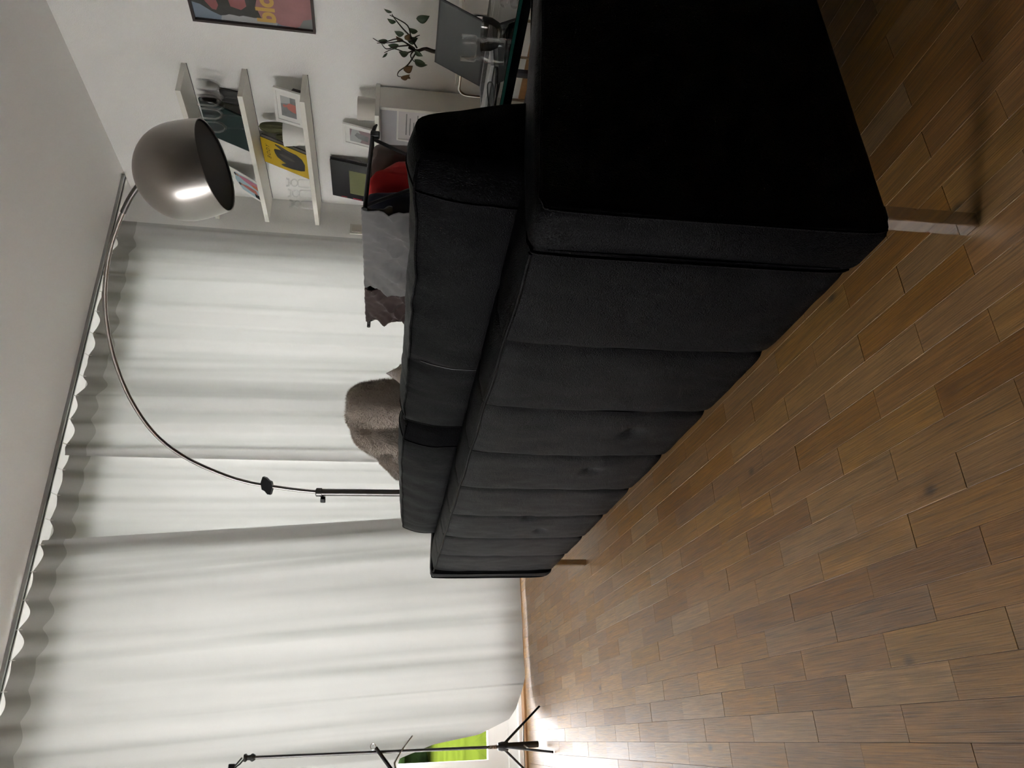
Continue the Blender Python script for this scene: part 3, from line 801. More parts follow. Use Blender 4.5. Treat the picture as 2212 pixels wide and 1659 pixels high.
# glassware on the middle shelf
def wine_glass(c, h, r, label):
    t = thing('wine_glass', c, label, 'wine glass', 'wine glasses on the middle shelf')
    hs = h*.45
    obj('foot', LA([(0, 0), (.032, 0), (.033, .0015), (.012, .005), (.0035, .010), (0, .010)], c, 24), M_glassware, t, smooth=50)
    obj('stem', LA([(0, .006), (.0045, .008), (.0028, .03), (.0028, hs - .012), (.0055, hs), (0, hs)], c, 12), M_glassware, t, smooth=50)
    hb = h - hs
    obj('bowl', LA([(0, hs), (.010, hs + .004), (r*.72, hs + hb*.16), (r*.96, hs + hb*.34), (r, hs + hb*.55), (r*.92, h), (r*.90, h), (r*.98, hs + hb*.55), (r*.93, hs + hb*.34), (r*.68, hs + hb*.18), (.004, hs + .008), (0, hs + .008)], c, 28), M_glassware, t, smooth=50)
    return t
wl = ['clear wine glass at the open end of the middle shelf', 'clear wine glass second from the open end of the middle shelf', 'clear wine glass third from the open end of the middle shelf', 'clear wine glass fourth from the open end, before the dark green board', 'clear wine glass fifth from the open end, before the dark green board', 'clear wine glass with pale wire loops over its rim, before the dark green board']
for (x, y, h), lb in zip(((3.335, 3.178, .232), (3.335, 3.255, .232), (3.265, 3.222, .232), (3.35, 3.330, .235), (3.262, 3.318, .238), (3.262, 3.418, .235)), wl):
    wine_glass((x, y, SHZ[1]), h, .034, lb)
lp = thing('wire_loops', (3.25, 3.43, SHZ[1] + .22), 'pale wire loops hooked over the rim of a wine glass', 'wire loops')
def ringpts(c, a, b_, ux, uy, n=20): return [Vector(c) + Vector(ux)*a*math.cos(2*PI*k/n) + Vector(uy)*b_*math.sin(2*PI*k/n) for k in range(n)]
for c, a, b_ in (((3.232, 3.470, SHZ[1] + .208), .020, .013), ((3.232, 3.452, SHZ[1] + .192), .018, .012), ((3.238, 3.420, SHZ[1] + .215), .020, .013)):
    obj('loop', T(ringpts(c, a, b_, (0, .8, -.6), (0, .6, .8)), .0016, 6, closed=True), M_wire, lp, smooth=True)

# glass candlesticks at the end of the lowest shelf
for (x, y), lb in zip(((3.34, 3.945), (3.335, 4.045), (3.33, 4.150)), ('clear glass candlestick beside the yellow book', 'clear glass candlestick in the middle of three on the lowest shelf', 'clear glass candlestick at the window end of the lowest shelf')):
    c = (x, y, SHZ[0])
    t = thing('glass_candlestick', c, lb, 'candlestick', 'glass candlesticks on the lowest shelf')
    obj('foot', LA([(0, 0), (.030, 0), (.031, .004), (.028, .085), (.022, .095), (0, .097)], c, 24), M_glassware, t, smooth=50)
    obj('ball', LA([(0, .095), (.012, .096), (.024, .108), (.027, .120), (.022, .134), (.012, .142), (0, .143)], c, 24), M_glassware, t, smooth=50)
    obj('cup', LA([(0, .141), (.014, .143), (.026, .152), (.030, .170), (.027, .170), (.022, .156), (0, .148)], c, 24), M_glassware, t, smooth=50)

# ------------------------------------------------------------------ poster
P = Panel((WX - .0005, 2.836, 1.221), (0, -1, 0), (0, 0, 1))
po = thing('framed_poster', (WX, 2.60, 1.221), 'large framed poster with the letters blo in mustard over dull red', 'poster')
PW, PH, fw = .46, .622, .013
bm = bmesh.new()
P.slab(bm, 0, 0, PW, fw, 0, .022); P.slab(bm, 0, PH - fw, PW, PH, 0, .022); P.slab(bm, 0, fw, fw, PH - fw, 0, .022); P.slab(bm, PW - fw, fw, PW, PH - fw, 0, .022)
obj('frame', bm, M_frame_dark, po)
bm = bmesh.new(); P.slab(bm, fw, fw, PW - fw, PH - fw, .001, .004); obj('print', bm, M_poster_blue, po)
def pic(name, pts, mt, d):
    bm = bmesh.new(); P.poly(bm, pts, d); obj(name, bm, mt, po, recalc=False)
pic('light_ground', [(fw, .20), (fw, .48), (.055, .47), (.07, .40), (.09, .30), (.06, .18)], M_poster_grey, .0043)
pic('dark_hair', [(.105, PH - fw), (.095, .57), (.060, .52), (.040, .478), (.044, .455), (.052, .435), (.050, .41), (.046, .385), (.052, .365), (.046, .31), (.050, .27), (.30, .27), (.40, .40), (.40, .56), (.33, PH - fw)], M_poster_dark, .0046)
pic('red_face', [(.12, .545), (.074, .515), (.070, .495), (.10, .48), (.20, .50), (.22, .56)], M_poster_red, .0049)
pic('rose_jacket', [(.018, .172), (.044, .225), (.052, .275), (.12, .295), (.20, .27), (.36, .29), (.44, .20), (.44, .014), (.05, .014), (.030, .06), (fw, .10)], M_poster_rose, .0049)
pic('brown_neck', [(.10, .42), (.085, .37), (.11, .34), (.24, .35), (.24, .44)], M_poster_red, .0052)
pic('corner_grey', [(fw, .014), (.075, .014), (.062, .06), (.035, .075), (fw, .085)], M_poster_teal, .0052)
P.text('blo', .026, .205, .128, .0056, M_mustard, po, shear=0, bold=.005)

# ------------------------------------------------------------------ white cabinet with open front under the shelves
cab = thing('white_cabinet', (3.32, 3.69, 0), 'low white open-fronted cabinet under the wall shelves', 'cabinet')
CB0, CB1, CF, CT = 3.150, 4.236, 3.262, .905
obj('top_board', B((3.188, CB0 - .004, CT - .024), (WX - .002, CB1, CT), .0015), M_whitewood, cab)
for y in (CB0, CB1 - .02): obj('side_panel', B((CF, y, .0), (WX - .016, y + .02, CT - .024), .001), M_whitewood, cab)
obj('divider', B((CF + .01, 3.69, .02), (WX - .02, 3.708, CT - .024), .001), M_whitewood, cab)
obj('back_panel', B((WX - .024, CB0 + .02, .02), (WX - .016, CB1 - .02, CT - .024)), mk('lilac_grey_board', (.52, .51, .54), .7), cab)
for z in (.02, .42): obj('shelf_board', B((CF + .01, CB0 + .02, z), (WX - .024, CB1 - .02, z + .018), .001), M_whitewood, cab)
# framed document standing in it
P = Panel((3.290, 3.46, .4385), (0, -1, 0), (.10, 0, 1))
dcm = thing('framed_document', (3.3, 3.33, .4385), 'white framed page of grey text lines standing inside the open cabinet', 'picture frame')
DW, DH = .262, .345
bm = bmesh.new()
P.slab(bm, 0, 0, DW, .010, -.010, .004); P.slab(bm, 0, DH - .010, DW, DH, -.010, .004); P.slab(bm, 0, .01, .010, DH - .01, -.010, .004); P.slab(bm, DW - .010, .01, DW, DH - .01, -.010, .004)
obj('frame', bm, M_frame_white, dcm)
bm = bmesh.new(); P.slab(bm, .010, .010, DW - .010, DH - .010, -.009, -.002); obj('page', bm, mk('pale_lilac_paper', (.66, .63, .64), .7), dcm)
for k in range(11):
    bm = bmesh.new(); P.slab(bm, .05, DH - .06 - k*.022, DW - .045 - .03*((k*7) % 3), DH - .054 - k*.022, -.002, -.0014); obj('text_line', bm, M_greyprint, dcm)
# on the cabinet top
c = (3.300, 3.212, CT)
va = thing('round_vase', c, 'short cream cylindrical vase at the near end of the white cabinet', 'vase')
obj('body', LA([(0, 0), (.058, 0), (.060, .003), (.066, .098), (.064, .101), (.060, .100), (.056, .012), (0, .010)], c, 36), M_pot2, va, smooth=40)
P2 = leaner(3.575, CT + .001, 3.325, 3.375, .208, R(5))
f2 = thing('photo_frame', (3.34, 3.5, CT), 'white photo frame with a mauve and grey picture, standing on the white cabinet', 'picture frame', 'white photo frames')
def sc2():
    P = P2
    bm = bmesh.new(); P.poly(bm, [(.030, .030), (.124, .030), (.124, .165), (.030, .165)], -.0036); obj('photo', bm, M_mauve, f2, recalc=False)
    bm = bmesh.new(); P.poly(bm, [(.030, .100), (.075, .085), (.124, .11), (.124, .150), (.060, .165), (.030, .165)], -.0032); obj('pale_ground', bm, M_poster_grey, f2, recalc=False)
    bm = bmesh.new(); P.poly(bm, [(.05, .05), (.09, .045), (.105, .12), (.08, .135), (.06, .11)], -.0028); obj('grey_figure', bm, M_greyprint, f2, recalc=False)
photo_frame(f2, P2, .154, .208, .016, sc2)
# records leaning on the wall
P = leaner(4.105, CT + .001, 3.342, 3.395, .305)
al = thing('black_record_sleeve', (3.34, 3.93, CT), 'glossy black record sleeve with an olive square, leaning on the white cabinet', 'record sleeve')
bm = bmesh.new(); P.slab(bm, 0, 0, .350, .302, -.005, 0); obj('sleeve', bm, M_gloss_black, al)
bm = bmesh.new(); P.slab(bm, .055, .02, .280, .180, .0, .0006); obj('olive_print', bm, M_olive, al)
for (a, b_) in ((.06, .10), (.14, .20), (.24, .27)):
    bm = bmesh.new(); P.slab(bm, .006, .302 - b_, .012, .302 - a, .0, .0006); obj('red_mark', bm, M_redink, al)
P = leaner(4.112, CT + .001, 3.366, 3.412, .300)
for q, (nm, mt, lb, cat, dd) in enumerate((('dark_record_sleeve', M_greybook, 'charcoal record sleeve just behind the glossy black sleeve', 'record sleeve', 0), ('white_record_sleeve', M_white_paper, 'white record sleeve at the back of the leaning sleeves', 'record sleeve', -.010))):
    t = thing(nm, (3.37, 3.93, CT), lb, cat)
    bm = bmesh.new(); P.slab(bm, -.012*q - .004, 0, .338 + .02*(1 - q), .300, dd - .006, dd - .001); obj('sleeve', bm, mt, t)

# light switch on the window wall
P = Panel((3.262, WY, .990), (1, 0, 0), (0, 0, 1)); 
sw = thing('light_switch', (3.22, WY, .99), 'cream light switch on the narrow wall beside the curtain', 'switch')
P = Panel((3.180, WY + .001, .992), (1, 0, 0), (0, 0, 1))
bm = bmesh.new(); P.slab(bm, 0, 0, .080, .092, 0, .012); obj('surround', bm, M_switch, sw)
bm = bmesh.new(); P.slab(bm, .013, .015, .067, .077, .010, .018); obj('rocker', bm, M_pot2, sw)

# ------------------------------------------------------------------ glass coffee table and what stands on it
TZ = .42; TX0, TX1, TY0, TY1 = 1.965, 2.68, .98, 2.32
tb = thing('glass_coffee_table', (2.32, 1.65, 0), 'low coffee table with clear glass top on a dark chrome frame', 'table')
tp = obj('glass_top', B((TX0 + .001, TY0 + .001, TZ - .0115), (TX1 - .001, TY1 - .001, TZ)), M_tabletop_glass, tb)
bm = bmesh.new(); box(bm, (TX0 - .002, TY0, TZ - .011), (TX0 + .0008, TY1, TZ - .0012)); box(bm, (TX1 - .0008, TY0, TZ - .011), (TX1 + .002, TY1, TZ - .0012))
box(bm, (TX0, TY0 - .002, TZ - .011), (TX1, TY0 + .0008, TZ - .0012)); box(bm, (TX0, TY1 - .0008, TZ - .011), (TX1, TY1 + .002, TZ - .0012))
obj('glass_edge', bm, M_glass_edge, tb)
bm = bmesh.new(); box(bm, (TX0 - .001, TY0, TZ - .0008), (TX0 + .002, TY1, TZ + .0006)); obj('polished_edge', bm, M_chrome, tb)
M_darkchrome = mk('dark_chrome', (.10, .115, .14), .15, 1)
for y0_, y1_, x0_, x1_ in ((TY0 + .03, TY1 - .03, TX0 + .004, TX0 + .03), (TY0 + .03, TY1 - .03, TX1 - .03, TX1 - .004), (TY0 + .004, TY0 + .03, TX0 + .004, TX1 - .004), (TY1 - .03, TY1 - .004, TX0 + .004, TX1 - .004)):
    obj('rail', B((x0_, y0_, TZ - .040), (x1_, y1_, TZ - .0105), .001), M_darkchrome, tb)
for x in (TX0 + .004, TX1 - .03):
    for y in (TY0 + .004, TY1 - .03): obj('leg', B((x, y, 0), (x + .026, y + .026, TZ - .012), .001), M_darkchrome, tb)
# laptop
lt = thing('laptop', (2.34, 2.06, TZ), 'open silver laptop with a dark grey screen on the glass coffee table', 'laptop')
LY0, LY1 = 1.908, 2.208
obj('base', B((2.232, LY0, TZ + .001), (2.456, LY1, TZ + .0150), .003), M_silver, lt)
for r_ in range(5):
    for k in range(13):
        obj('key', B((2.318 + r_*.0205, LY0 + .022 + k*.0198, TZ + .0145), (2.335 + r_*.0205, LY0 + .038 + k*.0198, TZ + .0160)), M_ink_soft, lt)
obj('trackpad', B((2.240, LY0 + .10, TZ + .0146), (2.305, LY1 - .10, TZ + .0153)), M_silver, lt)
P = Panel((2.452, LY1, TZ + .014), (0, -1, 0), (.118, 0, .190))
bm = bmesh.new(); P.slab(bm, 0, 0, LY1 - LY0, .224, -.006, 0); ld = obj('lid', bm, M_ink_soft, lt)
bm = bmesh.new(); P.slab(bm, .006, .010, LY1 - LY0 - .006, .217, .0, .0008); obj('screen', bm, M_screen, ld)
bm = bmesh.new(); P.slab(bm, .006, .2175, LY1 - LY0 - .006, .2235, .0, .0008); obj('bezel', bm, M_greybook, ld)
# tumbler and bowl
c = (2.035, 1.680, TZ)
tu = thing('glass_carafe', c, 'tall clear glass carafe with a ribbed neck at the edge of the coffee table', 'carafe')
obj('body', LA([(0, .0), (.038, .0), (.041, .004), (.041, .062), (.037, .074), (.033, .078), (.033, .094), (.039, .099), (.041, .104), (.041, .148), (.0385, .148), (.037, .106), (.030, .096), (.030, .078), (.0385, .064), (.0385, .008), (0, .006)], c, 36), M_glassware, tu, smooth=40)
for k in range(4): obj('rib', T([(c[0] + .0342*math.cos(2*PI*i/24), c[1] + .0342*math.sin(2*PI*i/24), TZ + .078 + k*.005) for i in range(24)], .0016, 6, closed=True), M_glassware, tu, smooth=True)
c = (2.155, 1.715, TZ)
bo = thing('glass_bowl', c, 'rounded smoked glass bowl beside the tall carafe', 'bowl')
M_smoke = thin_glass('smoked_glass', (.80, .79, .77), 1.5, .08, 1.0)
obj('bowl', LA([(0, .004), (.022, .0), (.026, .003), (.024, .008), (.040, .016), (.052, .040), (.056, .072), (.0535, .072), (.049, .041), (.037, .019), (0, .014)], c, 36), M_smoke, bo, smooth=50)
# cable and a small bottle lying on the glass
cb = thing('black_cable', (2.15, 1.92, TZ), 'thin black charging cable coiled on the coffee table by the laptop', 'cable')
obj('wire', T(spline([(2.205, 1.89, TZ + .003), (2.16, 1.86, TZ + .003), (2.10, 1.90, TZ + .004), (2.08, 1.97, TZ + .006), (2.14, 2.00, TZ + .012), (2.18, 1.95, TZ + .022), (2.13, 1.90, TZ + .012), (2.09, 1.94, TZ + .004), (2.11, 2.03, TZ + .003), (2.16, 2.09, TZ + .006)], 6), .0026, 8), M_black, cb, smooth=True)
obj('plug', B((2.160, 2.080, TZ + .0005), (2.200, 2.110, TZ + .024), .004), M_black, cb)
bt = thing('small_bottle', (2.13, 1.46, TZ), 'small clear bottle with black cap lying on the coffee table', 'bottle')
ax = Vector((.25, 1, 0)).normalized(); o_ = Vector((2.10, 1.425, TZ + .017))
obj('body', T([o_ + ax*q for q in (.035, .038, .05, .15, .165, .168)], [.008, .010, .016, .016, .012, .002], 16), M_glassware, bt, smooth=40)
obj('cap', T([o_ + ax*q for q in (-.012, -.010, .028, .030)], [.012, .0145, .0145, .012], 16), M_black, bt, smooth=40)

# ------------------------------------------------------------------ chrome side table with plant
st = thing('chrome_side_table', (3.15, 2.52, 0), 'low chrome tube side table by the wall behind the laptop', 'side table')
for x in (2.99, 3.31):
    y0_, y1_, zt, rr = 2.285, 2.755, .470, .045
    pts = [(x, y1_, .010), (x, y1_, zt - rr)]
    for k in range(1, 7): a = R(15*k); pts.append((x, y1_ - rr + rr*math.cos(a), zt - rr + rr*math.sin(a)))
    pts += [(x, y0_ + rr, zt)]
    for k in range(1, 7): a = R(90 + 15*k); pts.append((x, y0_ + rr + rr*math.cos(a), zt - rr + rr*math.sin(a)))
    pts += [(x, y0_, zt - rr), (x, y0_, .010)]
    obj('tube_frame', T(pts, .0075, 12), M_chrome, st, smooth=True)
for y in (2.285, 2.755): obj('floor_runner', T([(2.985, y, .010), (3.315, y, .010)], .010, 12), M_chrome, st, smooth=True)
obj('table_top', B((2.985, 2.34, .478), (3.315, 2.70, .490), .002), M_whitewood, st)
c = (3.13, 2.600, .490)
pl = thing('bonsai_ficus', c, 'sparse little ficus tree with few dark leaves behind the laptop', 'potted plant')
obj('pot', LA([(0, 0), (.05, 0), (.065, .07), (.068, .075), (.062, .075), (.058, .062), (0, .060)], c, 28), M_pot2, pl, smooth=40)
obj('soil', LA([(0, .055), (.058, .055), (.057, .066), (0, .068)], c, 20), M_soil, pl)
PX = 3.13
def pp_(Y, z, dx=0): return (PX + dx, Y*PX/3.1, .75 + (z - .75)*PX/3.1)
tr = obj('trunk', T(spline([(PX, 2.60*PX/3.1, .54), pp_(2.600, .606), pp_(2.590, .650), pp_(2.607, .690), pp_(2.590, .730)], 5), [.0095]*10 + [.0075]*11, 10), M_bark, pl, smooth=True)
brs = [[(2.595, .700), (2.570, .740), (2.55, .790), (2.58, .86), (2.560, .905)], [(2.60, .70), (2.63, .74), (2.62, .80), (2.655, .85)], [(2.59, .69), (2.53, .72), (2.46, .74), (2.42, .80), (2.405, .825)],
       [(2.53, .72), (2.49, .76), (2.44, .80), (2.415, .815)], [(2.61, .69), (2.66, .71), (2.71, .735), (2.755, .775), (2.790, .78), (2.795, .745)], [(2.59, .72), (2.555, .76), (2.565, .82), (2.57, .885)],
       [(2.60, .70), (2.64, .72), (2.675, .70)], [(2.58, .73), (2.60, .79), (2.625, .84), (2.60, .865)], [(2.56, .73), (2.52, .70), (2.50, .68)]]
for i, b_ in enumerate(brs):
    pts = spline([pp_(y, z, .03*math.sin(i*2.1)*k/len(b_)) for k, (y, z) in enumerate(b_)], 4)
    obj('branch', T(pts, [.0042*(1 - .65*k/len(pts)) for k in range(len(pts))], 6), M_bark, pl, smooth=True)
def leaf(Y, z, ang, L, Wd, mt, seed=0):
    """ang: direction of the leaf tip in the wall plane, degrees from up towards -Y"""
    base = Vector(pp_(Y, z, .02*math.sin(seed*1.7)))
    d = Vector((.25*math.sin(seed*3.1), -math.sin(R(ang)), math.cos(R(ang)))).normalized()
    s_ = d.cross(Vector((-1, .0, .15))).normalized(); nn = s_.cross(d).normalized()
    bm = bmesh.new(); rows = []
    for k in range(9):
        t = k/8; wd = Wd*math.sin(PI*min(1, t**.8))*.5
        p = base + d*L*t + nn*(-.10*L*(2*t - 1)**2)
        rows.append([bm.verts.new(p + s_*wd*q + nn*abs(q)*wd*.35) for q in (-1, -.5, 0, .5, 1)])
    for a, b2 in zip(rows, rows[1:]):
        for i in range(4): bm.faces.new((a[i], a[i+1], b2[i+1], b2[i]))
    o = obj('leaf', bm, mt, pl, smooth=180)
    md = o.modifiers.new('thick', 'SOLIDIFY'); md.thickness = .0012
for q, (Y, z, a, L, Wd, dry) in enumerate(((2.50, .690, 20, .05, .032, 0), (2.445, .700, 160, .068, .046, 0), (2.455, .795, 20, .045, .026, 0), (2.505, .755, 10, .048, .034, 0), (2.575, .835, -5, .045, .030, 0),
      (2.60, .78, -10, .055, .034, 0), (2.62, .73, 10, .05, .04, 0), (2.655, .700, 200, .060, .046, 0), (2.69, .700, 190, .070, .034, 0), (2.56, .74, 165, .055, .045, 0), (2.59, .70, 215, .05, .03, 0),
      (2.405, .815, 15, .04, .016, 0), (2.655, .835, -50, .04, .012, 0), (2.735, .752, 150, .055, .045, 1), (2.775, .765, 140, .060, .030, 1), (2.770, .735, 235, .035, .018, 1), (2.575, .76, 40, .045, .03, 1), (2.54, .75, 130, .04, .03, 1))):
    leaf(Y, z, a, L, Wd, M_leaf_dry if dry else M_leaf, q)

# ------------------------------------------------------------------ drying rack with laundry
RX0, RX1, RY0, RY1, RZ = 2.0, 2.46, 2.48, 3.45, .890
rk = thing('drying_rack', ((RX0 + RX1)/2, (RY0 + RY1)/2, 0), 'black folding laundry drying rack behind the sofa', 'drying rack')
for y in (RY0, RY1): obj('end_rail', T([(RX0 - .012, y, RZ), (RX0 + .02, y, RZ), (RX1 - .05, y, RZ - .014), (RX1 - .015, y, RZ - .022), (RX1, y, RZ - .030)], [.0095, .0095, .0095, .008, .004], 10), M_blackmetal, rk, smooth=True)
obj('joint', B((RX1 - .075, RY0 - .012, RZ - .045), (RX1 - .045, RY0 + .014, RZ - .004), .006), M_black, rk)
wires = [RX0, 2.09, 2.185, 2.28, 2.36, RX1 - .03]
for x in wires: obj('wire', T([(x, RY0, RZ - .034*(x - RX0)), (x, RY1, RZ - .034*(x - RX0))], .0042, 8), M_blackmetal, rk, smooth=True)
for y in (RY0 + .012, RY1 - .012):
    obj('leg', T([(RX0 + .02, y, RZ - .005), (RX1 + .05, y, .008)], .008, 8), M_blackmetal, rk, smooth=True)
for y in (RY0 + .030, RY1 - .030):
    obj('leg', T([(RX1 - .06, y, RZ - .02), (RX0 - .02, y, .008)], .008, 8), M_blackmetal, rk, smooth=True)
for x in (RX0 - .02, RX1 + .05): obj('foot_bar', T([(x, RY0 + .01, .008), (x, RY1 - .01, .008)], .008, 8), M_blackmetal, rk, smooth=True)
def drape(name, x, y0, y1, d0, d1, mt, label, seed, amp=.012, wig=.0):
    zt = RZ - .034*(x - RX0) + .008
    t = thing(name, (x, (y0 + y1)/2, zt), label, 'garment', 'laundry on the drying rack')
    bm = bmesh.new(); rows = []; nyy = 70
    cs = [(-1, -d0 + d0*k/22) for k in range(22)] + [('a', a) for a in range(180, -1, -30)] + [(1, -d1*k/18) for k in range(1, 19)]
    for i in range(nyy + 1):
        u = i/nyy; row = []
        for k, (s_, v) in enumerate(cs):
            if s_ == 'a': dx, dz = .0085*math.cos(R(v)), .0085*math.sin(R(v)); dep = 0
            else: dx, dz, dep = s_*.0085, v, min(1, -v/.25)
            y = y0 + (y1 - y0)*u
            f = ns(y*9 + dz*14, dz*5, seed) + .7*ns(y*22 + dz*24, dz*9, seed + 3) + .35*ns(y*40 - dz*60, dz*18, seed + 5)
            f += 1.1*(.5 - 2*abs(ns(y*7 + dz*9, dz*2.5, seed + 11))) + .5*(.5 - 2*abs(ns(y*15 - dz*18, dz*4, seed + 15)))
            sg = -1 if (s_ == -1) else 1
            dx += sg*(amp*(.25 + dep)*f + .015*dep + abs(f)*amp*.6*dep)
            e = min(u, 1 - u)
            y += (wig*ns(dz*16, seed, u*2) if e < .03 else 0) + .006*f*dep
            z = zt + dz + (.004*ns(y*30, seed, 2) if s_ == 'a' else 0)
            row.append(bm.verts.new((x + dx, y, z)))
        rows.append(row)
    for a, b_ in zip(rows, rows[1:]):
        for i in range(len(cs) - 1): bm.faces.new((a[i], a[i+1], b_[i+1], b_[i]))
    o = obj('cloth', bm, mt, t, smooth=180)
    md = o.modifiers.new('thick', 'SOLIDIFY'); md.thickness = .003
    return t
drape('grey_trousers', RX0, RY0 + .012, 3.075, .46, .12, M_fabric_grey, 'grey cotton trousers hung over the side of the drying rack', 2.2, .030, .02)
drape('brown_garment', RX0, 3.078, 3.395, .20, .18, M_fabric_brown, 'crumpled dark brown garment hung at the window end of the drying rack', 7.7, .030, .05)
def bunch(name, prof, y0, y1, mt, label, seed):
    """a garment bunched over a wire: outline (x, z) seen along the rack, hanging from y0 to y1"""
    x_, z_ = prof[0]
    t = thing(name, (x_, (y0 + y1)/2, z_), label, 'garment', 'laundry on the drying rack')
    out = [(p.x, p.y) for p in spline([(a, b_, 0) for a, b_ in prof + prof[:1]], 5)][:-1]
    cx = sum(p[0] for p in out)/len(out); cz = sum(p[1] for p in out)/len(out); secs = []
    for k in range(25):
        u = k/24; y = y0 + (y1 - y0)*u; e = abs(2*u - 1)
        s_ = max(.04, 1 - e**10)**.4 if e > .7 else 1
        sec = []
        for (a, b_) in out:
            f = ns(a*18, b_*14, y*10 + seed) + .6*ns(a*40, b_*26, y*24 + seed)
            sec.append((cx + (a - cx)*s_ + .006*f, y + (.012*f if e > .8 else 0), cz + (b_ - cz)*(s_*.3 + .7) + .003*f))
        secs.append(sec)
    bm = bmesh.new(); loft(bm, secs); obj('cloth', bm, mt, t, smooth=180)
bunch('navy_trousers', [(2.085, .890), (2.115, .880), (2.135, .78), (2.15, .60), (2.12, .44), (2.06, .43), (2.045, .60), (2.052, .80), (2.062, .882)], RY0 + .022, 3.05, M_fabric_navy, 'dark navy trousers hung between the grey and the red laundry', 3)
bunch('red_shirt', [(2.182, .892), (2.205, .878), (2.24, .845), (2.29, .800), (2.325, .745), (2.33, .62), (2.30, .50), (2.20, .47), (2.168, .55), (2.160, .72), (2.162, .87)], RY0 + .030, 3.0, M_fabric_red, 'bright red shirt bunched over the drying rack', 11)
bunch('taupe_shirt', [(2.28, .886), (2.33, .880), (2.40, .878), (2.432, .862), (2.44, .80), (2.445, .66), (2.42, .52), (2.35, .50), (2.335, .62), (2.335, .76), (2.29, .81), (2.262, .85)], RY0 + .06, 2.98, M_fabric_taupe, 'crumpled taupe shirt beside the red shirt on the drying rack', 17)

# ------------------------------------------------------------------ plush throw and pillow on the sofa
def fur(bm_src, parent, n, L, mt, seed):
    rnd = random.Random(seed); bm_src.faces.ensure_lookup_table(); vs, fs = [], []
    fc = bm_src.faces; base = wloc(parent)
    for _ in range(n):
        f = fc[rnd.randrange(len(fc))]
        if len(f.verts) != 4: continue
        a, b_ = rnd.random(), rnd.random(); v0, v1, v2, v3 = (v.co for v in f.verts)
        p = v0.lerp(v1, a).lerp(v3.lerp(v2, a), b_)
        d = (f.normal + Vector((rnd.uniform(-.7, .7), rnd.uniform(-.7, .7), rnd.uniform(-.7, .4)))).normalized()
        s_ = d.cross(Vector((rnd.random(), rnd.random(), rnd.random()))).normalized()*.0006
        b0 = len(vs); vs += [p - s_ - base, p + s_ - base, p + d*L*rnd.uniform(.6, 1.2) - base]; fs.append((b0, b0 + 1, b0 + 2))
    me = bpy.data.meshes.new('fur'); me.from_pydata(vs, [], fs); me.materials.append(mt)
    o = bpy.data.objects.new('fur', me); COL.objects.link(o); o.parent = parent; o['kind'] = 'stuff'
def sweep(path, ax_x, rads_in, seed):
    """thick folded textile: centre path in the YZ plane, half depth ax_x along X, half thickness rads_in"""
    pts = spline(path, 6); n = len(pts); secs = []
    import bisect
    for i, p in enumerate(pts):
        t = (pts[min(i+1, n-1)] - pts[max(i-1, 0)]).normalized(); side = t.cross(Vector((1, 0, 0))).normalized()
        f = i/(n - 1)*(len(rads_in) - 1); k = min(int(f), len(rads_in) - 2); rr = rads_in[k] + (rads_in[k+1] - rads_in[k])*(f - k)
        if i in (0, n-1): rr *= .5
        sec = []
        for q in range(36):
            a = 2*PI*q/36
            ca_, sa_ = math.copysign(abs(math.cos(a))**.7, math.cos(a)), math.copysign(abs(math.sin(a))**.8, math.sin(a))
            w_ = 1 + .10*ns(p.y*9 + ca_*2, p.z*9 + sa_*2, seed) + .05*ns(p.y*22 + ca_*4, p.z*22, seed + 4)
            sec.append(p + Vector((1, 0, 0))*ax_x*ca_*w_ + side*rr*sa_*w_)
        secs.append(sec)
    bm = bmesh.new(); loft(bm, secs); bmesh.ops.recalc_face_normals(bm, faces=bm.faces); return bm
KX = 1.0/.85
def bk(Y, z, x=1.0): return (x, Y*KX, .75 + (z - .75)*KX)
th = thing('plush_throw', (1.02, 2.3, .46), 'thick taupe plush throw folded in an arch above the sofa back', 'throw')
for nm, path, dep, rads, sd in (('near_fold', [(1.0, 2.24, .47), (1.0, 2.235, .60), (1.0, 2.235, .72), (1.0, 2.245, .80), (1.0, 2.27, .845), (1.0, 2.32, .855)], .075, [.075, .075, .072, .068, .058, .035], 1),
                                ('top_roll', [(.985, 2.27, .835), (.985, 2.335, .838), (.985, 2.41, .800), (.985, 2.48, .745), (.985, 2.54, .68), (.985, 2.62, .50)], .085, [.025, .048, .078, .088, .088, .08], 2),
                                ('lower_fold', [(.965, 2.44, .765), (.965, 2.52, .768), (.965, 2.62, .735), (.965, 2.72, .690), (.965, 2.74, .50)], .070, [.016, .030, .034, .034, .04], 3)):
    bm = sweep(path, dep, rads, sd); b2 = bm.copy()
    pt = obj(nm, bm, M_plush, th, smooth=180)
    fur(b2, pt, 18000, .011, M_plush, sd); b2.free()
pw_ = thing('plush_pillow', (.98, 2.2, .46), 'taupe plush pillow with one corner poking above the sofa back', 'pillow')
secs = []; cy, cz, hd = 2.085, .545, .255
cy, cz = 1.895*KX*.95 - .01, .52
bm = bmesh.new(); n = 22; grid = {}
tipY, tipZ = 1.95, .770
for sgn in (-1, 1):
    for i in range(n + 1):
        for j in range(n + 1):
            a, b_ = i/n*2 - 1, j/n*2 - 1
            tk = .085*max(0, (1 - a**4)*(1 - b_**4))**.6
            if sgn == 1 and (i in (0, n) or j in (0, n)): grid[(1, i, j)] = grid[(-1, i, j)]; continue
            h = .21*(1 - .06*(1 - b_*b_)*abs(a) - .06*(1 - a*a)*abs(b_))
            ly, lz = a*.21*(1 - .07*(1 - b_**2)), b_*.21*(1 - .07*(1 - a**2))
            rot = R(47); yy = ly*math.cos(rot) - lz*math.sin(rot); zz = ly*math.sin(rot) + lz*math.cos(rot)
            grid[(sgn, i, j)] = bm.verts.new((.97 + sgn*tk + .05*(zz < -9), tipY + yy + .012, tipZ - .295 + zz + .004*ns(yy*20, zz*20, sgn)))
